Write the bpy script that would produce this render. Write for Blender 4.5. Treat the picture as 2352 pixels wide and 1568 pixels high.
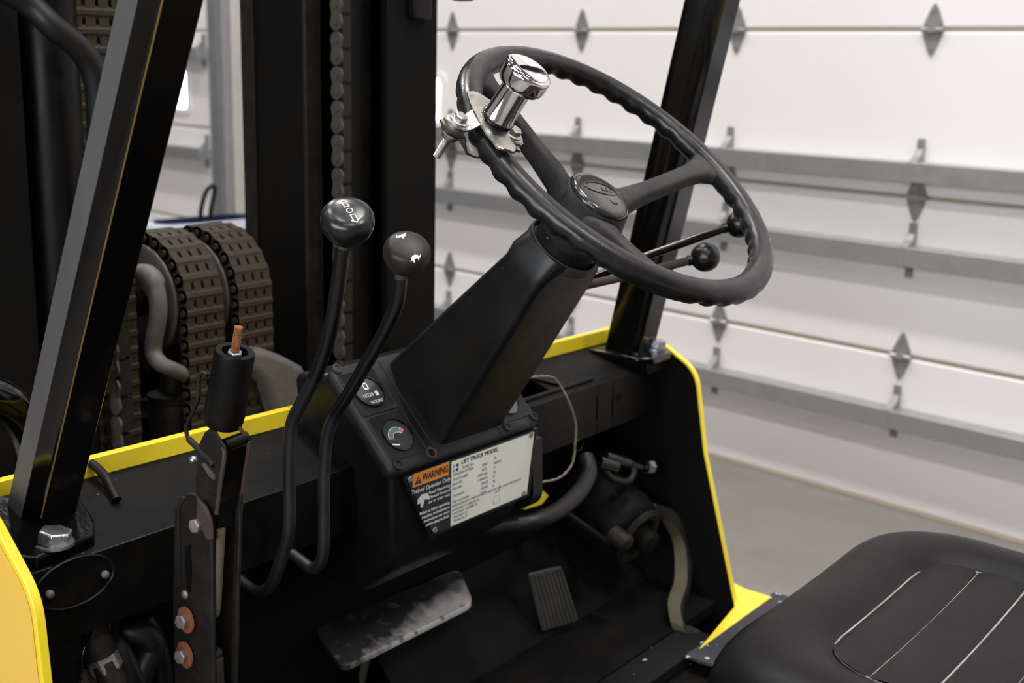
import bpy, bmesh, math, random
from mathutils import Vector, Matrix, Quaternion
random.seed(7)
PI = math.pi
V = Vector
for o in list(bpy.data.objects): bpy.data.objects.remove(o)
COL = bpy.context.scene.collection
SC = bpy.context.scene

# ------------------------------------------------------------------ camera
# world frame = frame of the truck: +x to the truck's right, +y forward, +z up, metres
CAMH = 1.46
CAM = V((0, 0, CAMH))
CROT = Matrix(((0.61893361, 0.16154809, -0.76865038),
               (-0.7850951, 0.1563814, -0.59930839),
               (0.0233855, 0.97439575, 0.22362032)))
FPX = 2780.0
cd = bpy.data.cameras.new('camera'); cam = bpy.data.objects.new('camera', cd); COL.objects.link(cam)
cam.matrix_world = Matrix.Translation(CAM) @ CROT.to_4x4()
cd.sensor_width = 36; cd.sensor_fit = 'HORIZONTAL'; cd.lens = FPX / 2352 * 36
cd.clip_start = 0.02; cd.clip_end = 200
cd.dof.use_dof = True; cd.dof.focus_distance = 1.22; cd.dof.aperture_fstop = 7.0
SC.camera = cam

# ------------------------------------------------------------------ world, lights, exposure
w = bpy.data.worlds.new('world'); SC.world = w; w.use_nodes = True
w.node_tree.nodes['Background'].inputs[0].default_value = (0.85, 0.93, 1.0, 1)
w.node_tree.nodes['Background'].inputs[1].default_value = 6.0
SC.view_settings.view_transform = 'Standard'; SC.view_settings.look = 'None'
SC.view_settings.gamma = 1; SC.view_settings.exposure = 0.0; SC.view_settings.use_curve_mapping = False

ROOM_YAW = math.radians(-5.8)
RM = Matrix.Rotation(ROOM_YAW, 4, 'Z')          # the building stands slightly askew to the truck
def area(x, y, z, sx, sy, energy, col=(1, .975, .955)):
    l = bpy.data.lights.new('lamp_light', 'AREA'); l.shape = 'RECTANGLE'; l.size = sx; l.size_y = sy
    l.energy = energy; l.color = col
    o = bpy.data.objects.new('lamp_light', l); COL.objects.link(o)
    o.matrix_world = RM @ Matrix.Translation((x, y, z))
    return o
LAMPS = [(2.1, y) for y in (-2.6, 0.2, 3.0, 5.8)] + [(-0.35, y) for y in (-2.6, 0.2, 3.0, 5.8)] + [(-2.2, y) for y in (-2.6, 1.6, 5.8)]
LAMP_Z = 5.86
for (x, y) in LAMPS:
    area(x, y, LAMP_Z, 0.30, 1.15, {2.1: 102, -0.35: 54, -2.2: 20}[x])
# added fill light from the left; its unseen strip window is made up
wl = bpy.data.lights.new('window_light', 'AREA'); wl.shape = 'RECTANGLE'; wl.size = 1.5; wl.size_y = 4.4; wl.energy = 120; wl.color = (.97, .98, 1)
wo = bpy.data.objects.new('window_light', wl); COL.objects.link(wo)
wo.matrix_world = RM @ Matrix.Translation((-2.96, -1.0, 2.2)) @ Matrix.Rotation(-PI / 2, 4, 'Y')

# ------------------------------------------------------------------ photo measurement -> point on a known plane
def ray(px, py): return CROT @ V((px - 1176, -(py - 784), -FPX))
def hit(px, py, p0, n):
    d = ray(px, py); return CAM + d * ((V(p0) - CAM).dot(V(n)) / d.dot(V(n)))
def at(px, py, **k):
    d = ray(px, py); a, v = list(k.items())[0]; i = 'xyz'.index(a)
    return CAM + d * ((v - CAM[i]) / d[i])

# ------------------------------------------------------------------ materials
MATS = {}
def mat(name, col, rough=.5, metal=0., var=.0, vscale=8., dust=0., dustcol=(.35, .33, .30), dscale=30., bump=0., bscale=200., col2=None,
        spots=0., spotcol=(.6, .6, .6), sscale=120., coat=0., rvar=0., stretch=(1, 1, 1), emit=0., trans=0., spec=.5):
    m = bpy.data.materials.new(name); m.use_nodes = True; nt = m.node_tree; N = nt.nodes; L = nt.links
    b = N['Principled BSDF']
    b.inputs['Roughness'].default_value = rough; b.inputs['Metallic'].default_value = metal
    b.inputs['Specular IOR Level'].default_value = spec
    b.inputs['Coat Weight'].default_value = coat; b.inputs['Coat Roughness'].default_value = .08
    b.inputs['Transmission Weight'].default_value = trans
    tc = N.new('ShaderNodeTexCoord'); mp = N.new('ShaderNodeMapping'); mp.inputs['Scale'].default_value = stretch
    L.new(tc.outputs['Object'], mp.inputs['Vector'])
    def noise(sc, det=6, rg=.6):
        n = N.new('ShaderNodeTexNoise'); n.inputs['Scale'].default_value = sc; n.inputs['Detail'].default_value = det
        n.inputs['Roughness'].default_value = rg; L.new(mp.outputs[0], n.inputs['Vector']); return n
    def ramp(src, a, b_):
        r = N.new('ShaderNodeMapRange'); r.inputs['From Min'].default_value = a; r.inputs['From Max'].default_value = b_
        r.clamp = True; L.new(src, r.inputs['Value']); return r.outputs[0]
    c = None
    rgb = N.new('ShaderNodeRGB'); rgb.outputs[0].default_value = (*col, 1); c = rgb.outputs[0]
    def mix(fac, a, colb):
        mx = N.new('ShaderNodeMix'); mx.data_type = 'RGBA'; L.new(fac, mx.inputs['Factor']); L.new(a, mx.inputs['A'])
        mx.inputs['B'].default_value = (*colb, 1); return mx.outputs['Result']
    def scaled(f, k):
        q = N.new('ShaderNodeMath'); q.operation = 'MULTIPLY'; L.new(f, q.inputs[0]); q.inputs[1].default_value = k; return q.outputs[0]
    if var > 0:
        n = noise(vscale)
        c2 = col2 or tuple(x * .45 for x in col)
        c = mix(scaled(ramp(n.outputs[0], .4, .65), var), c, c2)
    if dust > 0:
        n = noise(dscale, 8, .7); c = mix(scaled(ramp(n.outputs[0], .45, .8), dust), c, dustcol)
    if spots > 0:
        n = noise(sscale, 3, .5); c = mix(ramp(n.outputs[0], 1 - spots, 1 - spots + .03), c, spotcol)
    L.new(c, b.inputs['Base Color'])
    if rvar > 0:
        n = noise(vscale * 1.7 + 3); r = N.new('ShaderNodeMapRange'); r.inputs['From Min'].default_value = .3; r.inputs['From Max'].default_value = .7
        r.inputs['To Min'].default_value = max(rough - rvar, .02); r.inputs['To Max'].default_value = min(rough + rvar, 1)
        L.new(n.outputs[0], r.inputs['Value']); L.new(r.outputs[0], b.inputs['Roughness'])
    if bump > 0:
        n = noise(bscale, 4); bp = N.new('ShaderNodeBump'); bp.inputs['Strength'].default_value = bump; bp.inputs['Distance'].default_value = .002
        L.new(n.outputs[0], bp.inputs['Height']); L.new(bp.outputs[0], b.inputs['Normal'])
    if emit > 0:
        b.inputs['Emission Color'].default_value = (*col, 1); b.inputs['Emission Strength'].default_value = emit
    MATS[name] = m; return m

mat('door_white', (.80, .775, .77), .5, var=.10, vscale=2.2, col2=(.73, .70, .69), bump=.05, bscale=60)
mat('wall_white', (.20, .195, .19), .7, var=.1, vscale=1.5)
mat('ceiling_paint', (.12, .12, .12), .8)
mat('jamb_paint', (.55, .52, .49), .6, var=.15, vscale=3)
mat('galvanized', (.44, .445, .45), .42, .75, var=.25, vscale=9, col2=(.32, .32, .33), rvar=.08)
mat('hinge_steel', (.30, .29, .28), .5, .4, var=.4, vscale=14, rvar=.1)
mat('seam_rubber', (.35, .30, .24), .7)
mat('concrete', (.21, .195, .18), .55, var=.5, vscale=1.6, col2=(.16, .148, .135), dust=.3, dustcol=(.29, .275, .255), dscale=5, bump=.1, bscale=30, rvar=.15)
mat('black_gloss', (.002, .002, .002), .16, coat=.3, var=.5, vscale=10, col2=(.004, .003, .002), spec=.3, rvar=.08, bump=.03, bscale=40)
mat('black_wet', (.002, .002, .002), .24, spec=.16, bump=.5, bscale=45)
mat('black_paint', (.0022, .0022, .0023), .42, spec=.2, var=.6, vscale=7, col2=(.004, .0033, .002), rvar=.12, dust=.06, dustcol=(.04, .038, .035), bump=.06, bscale=80)
mat('black_dusty', (.0022, .0022, .0026), .55, spec=.10, var=.5, vscale=12, col2=(.010, .009, .007), dust=.10, dustcol=(.014, .0135, .013), dscale=18, spots=.27, spotcol=(.25, .24, .22), sscale=160)
mat('black_dark', (.0015, .0014, .0013), .7, spec=.15, var=.5, vscale=6, col2=(.004, .003, .0015))
mat('leg_face_lit', (.075, .072, .071), .42, var=.35, vscale=14, col2=(.018, .017, .018), rvar=.1, bump=.08, bscale=300, stretch=(1, 1, .25))  # side of the black post, light falling on it mixed into the grey
mat('plastic_black', (.0045, .0046, .0055), .40, spec=.35, var=.4, vscale=9, col2=(.008, .007, .006), dust=.04, dustcol=(.12, .11, .10), dscale=25, rvar=.08, spots=.24, spotcol=(.12, .12, .12), sscale=220, bump=.04, bscale=350)
mat('plastic_dash', (.007, .007, .0088), .5, spec=.3, var=.4, vscale=14, dust=.25, dustcol=(.075, .07, .068), dscale=22, bump=.12, bscale=500)
mat('rubber_rim', (.0045, .0045, .006), .32, spec=.4, var=.5, vscale=18, col2=(.012, .011, .010), dust=.22, dustcol=(.06, .055, .05), dscale=26, rvar=.1, bump=.1, bscale=300)
mat('hub_plastic', (.011, .0105, .011), .5, spec=.35, var=.4, vscale=16, col2=(.030, .028, .026), dust=.4, dustcol=(.10, .092, .088), dscale=14, bump=.5, bscale=700)
mat('cap_gloss', (.010, .0105, .0105), .25, coat=.5, dust=.35, dustcol=(.10, .09, .09), dscale=20)
mat('rubber_mat', (.0022, .0021, .002), .7, spec=.12, var=.7, vscale=9, col2=(.005, .0045, .004), dust=.15, dustcol=(.025, .022, .020), dscale=9, bump=.4, bscale=60)
mat('grip_tape', (.030, .030, .036), .8, var=.5, vscale=40, spots=.34, spotcol=(.8, .82, .9), sscale=70, bump=.8, bscale=500)
mat('grip_dark', (.003, .003, .0035), .65, spec=.2, var=.5, vscale=20, spots=.29, spotcol=(.45, .46, .5), sscale=55, bump=.6, bscale=300)
mat('vinyl', (.0052, .005, .0052), .40, spec=.13, var=.3, vscale=6, col2=(.008, .0074, .007), rvar=.06, bump=.12, bscale=900)
mat('piping', (.30, .29, .275), .8, dust=.6, dustcol=(.5, .49, .46), dscale=90, var=.5, vscale=60, col2=(.05, .05, .05))
mat('yellow_edge', (.86, .66, .03), .35, coat=.3, var=.15, vscale=7, col2=(.75, .52, .02))
mat('yellow_panel', (.80, .50, .07), .40, coat=.2, var=.12, vscale=5, col2=(.84, .56, .10), bump=.05, bscale=120)
mat('yellow_old', (.20, .13, .025), .5, var=.4, vscale=20, col2=(.3, .2, .05))
mat('chrome', (.80, .78, .80), .06, 1., rvar=.03, vscale=20)
mat('zinc', (.50, .49, .46), .33, 1., var=.5, vscale=60, col2=(.30, .28, .24), rvar=.12, bump=.2, bscale=250)
mat('bolt_zinc', (.40, .41, .44), .30, .85, var=.5, vscale=130, col2=(.22, .22, .24), rvar=.12, bump=.3, bscale=300)
mat('bolt_dull', (.30, .26, .25), .5, .6, var=.5, vscale=130, col2=(.14, .12, .11), bump=.3, bscale=300)
mat('rust', (.24, .075, .028), .75, var=.6, vscale=90, col2=(.18, .07, .03), bump=.6, bscale=400)
mat('rust_dark', (.05, .028, .02), .75, var=.7, vscale=60, col2=(.03, .02, .018))
mat('dirty_steel', (.016, .014, .012), .55, .2, spec=.3, var=.7, vscale=30, col2=(.006, .005, .0045), dust=.35, dustcol=(.06, .05, .042), dscale=40, rvar=.1, bump=.3, bscale=200)
mat('olive_grime', (.085, .072, .042), .8, var=.6, vscale=50, col2=(.05, .045, .03), bump=.5, bscale=300)
mat('chain_lift', (.060, .054, .045), .55, .2, var=.6, vscale=50, col2=(.05, .045, .035), bump=.3, bscale=200)
mat('chain_steel', (.034, .027, .016), .6, .2, spec=.3, var=.6, vscale=45, col2=(.014, .012, .009), dust=.3, dustcol=(.085, .072, .042), dscale=30, bump=.3, bscale=200)
mat('cast_grey', (.12, .11, .10), .6, .2, var=.7, vscale=18, col2=(.05, .045, .04), dust=.4, dustcol=(.28, .26, .24), dscale=12, bump=.3, bscale=80)
mat('sheave_steel', (.13, .118, .105), .5, .4, var=.4, vscale=15, rvar=.1)
mat('lever_sleeve', (.003, .003, .0035), .30, spec=.4, var=.4, vscale=25, dust=.12, dustcol=(.02, .02, .022), dscale=30)
mat('lever_worn', (.010, .010, .013), .42, spec=.4, var=.5, vscale=30, dust=.4, dustcol=(.05, .048, .052), dscale=20, bump=.1, bscale=300)
mat('knob_black', (.008, .0078, .0095), .30, var=.3, vscale=40, rvar=.06)
mat('knob_worn', (.014, .0115, .0095), .45, spec=.25, var=.5, vscale=35, col2=(.036, .030, .025), rvar=.08)
mat('ball_black', (.003, .003, .003), .32, rvar=.05)
mat('mark_cream', (.88, .84, .74), .5)
mat('mark_white', (.62, .62, .60), .5)
mat('mark_grey', (.33, .33, .31), .5)
mat('mark_dark', (.03, .03, .03), .5)
mat('mark_green', (.06, .13, .085), .5)
mat('mark_red', (.45, .05, .06), .5)
mat('label_orange', (.78, .27, .05), .4)
mat('label_green', (.025, .033, .032), .35, var=.3, vscale=20)
mat('label_white', (.80, .80, .71), .16, coat=.6, var=.12, vscale=18, col2=(.86, .86, .80))
mat('lens', (.03, .03, .032), .25, coat=.6, dust=.2, dustcol=(.1, .1, .1))
mat('hose', (.006, .006, .006), .45, spec=.35, var=.5, vscale=25, dust=.2, dustcol=(.03, .028, .025), dscale=30)
mat('red_wire', (.22, .012, .012), .5)
mat('twine', (.26, .23, .17), .9, var=.6, vscale=200, col2=(.12, .10, .07), bump=.8, bscale=900)
mat('pedal_worn', (.40, .37, .36), .45, .35, var=1., vscale=16, col2=(.035, .034, .036), dust=.4, dustcol=(.15, .11, .06), dscale=40, bump=.3, bscale=150)
mat('pedal_rubber', (.03, .028, .024), .7, dust=.4, dustcol=(.12, .11, .09))
mat('blue_plastic', (.008, .014, .055), .4)
mat('white_plastic', (.62, .66, .74), .4)
mat('lamp_tube', (1, .96, .9), .5, emit=14.)
mat('glass', (.9, .95, 1.), .05, trans=1., spec=.5)

# a pedal pad whose worn bare edge follows the rear rim, rust spots further in
def pedal_material():
    m = MATS['pedal_worn']; nt = m.node_tree; N = nt.nodes; L = nt.links
    b = N['Principled BSDF']
    tc = N.new('ShaderNodeTexCoord'); sp = N.new('ShaderNodeSeparateXYZ'); L.new(tc.outputs['Object'], sp.inputs[0])
    n = N.new('ShaderNodeTexNoise'); n.inputs['Scale'].default_value = 45; n.inputs['Detail'].default_value = 8; L.new(tc.outputs['Object'], n.inputs['Vector'])
    a = N.new('ShaderNodeMath'); a.operation = 'MULTIPLY_ADD'; L.new(n.outputs[0], a.inputs[0]); a.inputs[1].default_value = -.05; L.new(sp.outputs['Y'], a.inputs[2])
    x = N.new('ShaderNodeMath'); x.operation = 'MULTIPLY_ADD'; L.new(sp.outputs['X'], x.inputs[0]); x.inputs[1].default_value = -.20; L.new(a.outputs[0], x.inputs[2])
    r = N.new('ShaderNodeMapRange'); r.inputs['From Min'].default_value = -.062; r.inputs['From Max'].default_value = -.036; L.new(x.outputs[0], r.inputs['Value'])
    mx = N.new('ShaderNodeMix'); mx.data_type = 'RGBA'; L.new(r.outputs[0], mx.inputs['Factor'])
    mx.inputs['A'].default_value = (.52, .49, .48, 1); mx.inputs['B'].default_value = (.030, .030, .033, 1)
    n2 = N.new('ShaderNodeTexNoise'); n2.inputs['Scale'].default_value = 60; L.new(tc.outputs['Object'], n2.inputs['Vector'])
    r2 = N.new('ShaderNodeMapRange'); r2.inputs['From Min'].default_value = .6; r2.inputs['From Max'].default_value = .72; L.new(n2.outputs[0], r2.inputs['Value'])
    mx2 = N.new('ShaderNodeMix'); mx2.data_type = 'RGBA'; L.new(r2.outputs[0], mx2.inputs['Factor']); L.new(mx.outputs['Result'], mx2.inputs['A'])
    mx2.inputs['B'].default_value = (.16, .12, .07, 1)
    L.new(mx2.outputs['Result'], b.inputs['Base Color'])
pedal_material()

# ------------------------------------------------------------------ mesh helpers
class MB:
    def __init__(s): s.bm = bmesh.new()
    def add(s, verts, faces):
        vs = [s.bm.verts.new(v) for v in verts]
        for f in faces:
            try: s.bm.faces.new([vs[i] for i in f])
            except ValueError: pass
        return s
    def loft(s, secs, cap=True, closed=False):
        n = len(secs[0]); vs = [v for sec in secs for v in sec]; F = []
        m = len(secs)
        for i in range(m if closed else m - 1):
            a, b = i * n, ((i + 1) % m) * n
            for k in range(n): F.append((a + k, a + (k + 1) % n, b + (k + 1) % n, b + k))
        if cap and not closed:
            F.append(tuple(range(n))[::-1]); F.append(tuple((m - 1) * n + k for k in range(n)))
        return s.add(vs, F)
    def box(s, lo, hi):
        (a, b, c), (d, e, f) = lo, hi
        vs = [(a, b, c), (d, b, c), (d, e, c), (a, e, c), (a, b, f), (d, b, f), (d, e, f), (a, e, f)]
        return s.add(vs, [(0, 3, 2, 1), (4, 5, 6, 7), (0, 1, 5, 4), (1, 2, 6, 5), (2, 3, 7, 6), (3, 0, 4, 7)])
    def obox(s, c, u, v, n, hu, hv, hn):
        c, u, v, n = V(c), V(u).normalized() * hu, V(v).normalized() * hv, V(n).normalized() * hn
        vs = [c + a * u + b * v + d * n for d in (-1, 1) for a, b in ((-1, -1), (1, -1), (1, 1), (-1, 1))]
        return s.add(vs, [(0, 3, 2, 1), (4, 5, 6, 7), (0, 1, 5, 4), (1, 2, 6, 5), (2, 3, 7, 6), (3, 0, 4, 7)])
    def prism(s, pts, vec):
        vec = V(vec); pts = [V(p) for p in pts]
        return s.loft([pts, [p + vec for p in pts]])
    def tube(s, path, r, n=12, closed=False, cap=True, sq=None):
        path = [V(p) for p in path]; m = len(path); rs = r if hasattr(r, '__len__') else [r] * m
        secs = []; up = None
        for i in range(m):
            if closed: t = path[(i + 1) % m] - path[i - 1]
            else: t = path[min(i + 1, m - 1)] - path[max(i - 1, 0)]
            t.normalize()
            if up is None:
                up = V((0, 0, 1)) if abs(t.z) < .9 else V((1, 0, 0))
            up = (up - t * up.dot(t)).normalized(); side = t.cross(up)
            secs.append([path[i] + (up * math.cos(2 * PI * k / n) + side * math.sin(2 * PI * k / n)) * rs[i] for k in range(n)])
        return s.loft(secs, cap, closed)
    def lathe(s, c, ax, prof, n=32, cap=True):
        c, ax = V(c), V(ax).normalized(); u = ax.orthogonal().normalized(); v = ax.cross(u)
        return s.loft([[c + ax * h + (u * math.cos(2 * PI * k / n) + v * math.sin(2 * PI * k / n)) * max(r, 1e-5) for k in range(n)] for r, h in prof], cap)
    def hexa(s, c, ax, r, h, bev=.12):
        c, ax = V(c), V(ax).normalized(); u = ax.orthogonal().normalized(); v = ax.cross(u)
        ring = lambda rr, hh: [c + ax * hh + (u * math.cos(PI / 3 * k) + v * math.sin(PI / 3 * k)) * rr for k in range(6)]
        return s.loft([ring(r, 0), ring(r, h * (1 - bev)), ring(r * .86, h)])
    def cyl(s, a, b, r, n=20, r2=None):
        a, b = V(a), V(b); L_ = (b - a).length
        return s.lathe(a, b - a, [(r, 0), (r2 if r2 is not None else r, L_)], n)
    def ball(s, c, r, n=24, ax=(0, 0, 1)):
        return s.lathe(c, ax, [(r * math.sin(PI * i / 14), -r * math.cos(PI * i / 14)) for i in range(15)], n, False)

def smooth_path(pts, k=6, closed=False):
    pts = [V(p) for p in pts]; out = []; m = len(pts)
    rng = range(m if closed else m - 1)
    for i in rng:
        g = lambda j: pts[j % m] if closed else pts[max(0, min(m - 1, j))]
        p0, p1, p2, p3 = g(i - 1), g(i), g(i + 1), g(i + 2)
        for t in range(k):
            t = t / k
            out.append(.5 * ((2 * p1) + (-p0 + p2) * t + (2 * p0 - 5 * p1 + 4 * p2 - p3) * t * t + (-p0 + 3 * p1 - 3 * p2 + p3) * t ** 3))
    if not closed: out.append(pts[-1])
    return out

def setp(o, **k):
    for a, v in k.items():
        if v is not None: o[a] = v
    return o
def obj(name, mb, material, parent=None, smooth=None, bevel=0, room=False, seg=2, sub=0, **props):
    bm = mb.bm
    if room: bmesh.ops.transform(bm, matrix=RM, verts=bm.verts)
    bmesh.ops.recalc_face_normals(bm, faces=bm.faces)
    lo = V((min(v.co[i] for v in bm.verts) for i in range(3))); hi = V((max(v.co[i] for v in bm.verts) for i in range(3)))
    c = (lo + hi) / 2
    bmesh.ops.translate(bm, vec=-c, verts=bm.verts)
    me = bpy.data.meshes.new(name); bm.to_mesh(me); bm.free()
    if isinstance(material, str): material = MATS[material]
    me.materials.append(material)
    o = bpy.data.objects.new(name, me); COL.objects.link(o)
    world_place(o, c, parent)
    if smooth is not None:
        for p in me.polygons: p.use_smooth = True
        me.set_sharp_from_angle(angle=math.radians(smooth))
    if bevel:
        b = o.modifiers.new('bevel', 'BEVEL'); b.width = bevel; b.segments = seg; b.limit_method = 'ANGLE'; b.angle_limit = math.radians(35)
        b.harden_normals = False
        if smooth is None:
            for p in me.polygons: p.use_smooth = True
            me.set_sharp_from_angle(angle=math.radians(40))
    if sub:
        q = o.modifiers.new('sub', 'SUBSURF'); q.levels = sub; q.render_levels = sub
    setp(o, **props)
    return o
WORLDLOC = {}
def world_place(o, c, parent):
    WORLDLOC[o.name] = V(c)
    if parent is not None:
        o.parent = parent; o.location = V(c) - WORLDLOC[parent.name]
    else: o.location = c
def empty(name, loc, parent=None, **props):
    o = bpy.data.objects.new(name, None); COL.objects.link(o); o.empty_display_size = .05
    world_place(o, V(loc), parent); setp(o, **props); return o
def dup(src, loc, parent, rot=None):
    o = src.copy(); COL.objects.link(o); world_place(o, V(loc), parent)
    if rot is not None: o.rotation_euler = rot
    return o
def text(body, origin, u, v, size, material, parent, name='lettering', align='LEFT', extr=.0002, sx=1., fit=0):
    cu = bpy.data.curves.new(name, 'FONT'); cu.body = body; cu.size = size; cu.align_x = align; cu.resolution_u = 2; cu.extrude = extr
    cu.materials.append(MATS[material])
    tmp = bpy.data.objects.new('tmp', cu); COL.objects.link(tmp)
    me = bpy.data.meshes.new_from_object(tmp.evaluated_get(bpy.context.evaluated_depsgraph_get())); bpy.data.objects.remove(tmp); bpy.data.curves.remove(cu)
    if fit: sx = fit / max(v_.co.x for v_ in me.vertices)
    o = bpy.data.objects.new(name, me); COL.objects.link(o)
    u, v = V(u).normalized(), V(v).normalized(); n = u.cross(v)
    R = Matrix((u, v, n)).transposed().to_4x4()
    o.parent = parent
    o.matrix_basis = Matrix.Translation(V(origin) - WORLDLOC[parent.name]) @ R @ Matrix.Diagonal((sx, 1, 1, 1))
    WORLDLOC[o.name] = V(origin)
    return o

# ================================================================== THE BUILDING (room frame: x to the door wall, y along it)
DX = 3.763
S = 'structure'
fl = obj('floor', MB().box((-3.3, -6, -.1), (DX + .4, 9.6, 0)), 'concrete', room=True, kind=S)
obj('ceiling', MB().box((-3.3, -6, 6.05), (DX + .4, 9.6, 6.15)), 'ceiling_paint', room=True, kind=S)
obj('wall_back', MB().box((-3.3, -6.1, 0), (DX + .4, -6, 6.1)), 'wall_white', room=True, kind=S)
obj('wall_front', MB().box((-3.3, 9.6, 0), (DX + .4, 9.7, 6.1)), 'wall_white', room=True, kind=S)
obj('wall_left', MB().box((-3.3, -6, 0), (-3.1, 9.6, 1.4)).box((-3.3, -6, 3.0), (-3.1, 9.6, 6.1)).box((-3.3, -6, 1.4), (-3.1, -3.3, 3.0)).box((-3.3, 1.3, 1.4), (-3.1, 9.6, 3.0)), 'wall_white', room=True, kind=S)
wf = obj('fill_window_1', MB().box((-3.14, -3.34, 1.36), (-3.06, 1.34, 1.42)).box((-3.14, -3.34, 2.98), (-3.06, 1.34, 3.04)).box((-3.14, -3.34, 1.42), (-3.06, -3.28, 2.98)).box((-3.14, 1.28, 1.42), (-3.06, 1.34, 2.98)).box((-3.14, -1.03, 1.42), (-3.06, -.97, 2.98)), 'door_white', room=True, kind=S)  # unseen window added to go with the left fill light
obj('pane', MB().box((-3.21, -3.3, 1.4), (-3.20, 1.3, 3.0)), 'glass', wf, room=True, kind=S)
wm = MB(); wm.box((DX, -6, 0), (DX + .25, -2.6, 6.1)).box((DX, -2.6, 3.72), (DX + .25, 9.6, 6.1)).box((DX - .02, 5.30, 0), (DX + .25, 5.93, 3.75)).box((DX, 9.45, 0), (DX + .25, 9.6, 3.75))
obj('wall_right', wm, 'jamb_paint', room=True, kind=S)

def hinge_mesh():
    # origin at the knuckle centre; leaf plane y-z, thickness towards -x; in room axes
    mb = MB()
    def leaf(sgn):
        pts = [(0, -.033, sgn * .004), (0, .033, sgn * .004), (0, .030, sgn * .022), (0, .010, sgn * .070), (0, 0, sgn * .082), (0, -.010, sgn * .070), (0, -.030, sgn * .022)]
        mb.prism(pts, (-.006, 0, 0))
    leaf(1); leaf(-1)
    for dy in (-.02, .02):
        for dz in (.018, -.018): mb.cyl((-.006, dy, dz), (-.010, dy, dz), .006, 8)
    for dz in (.058, -.058): mb.cyl((-.006, 0, dz), (-.010, 0, dz), .005, 8)
    return mb
def pin_mesh():
    mb = MB(); mb.cyl((-.010, -.037, 0), (-.010, .037, 0), .0075, 10); mb.box((-.018, -.012, -.008), (-.004, .012, .008)); return mb

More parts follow.
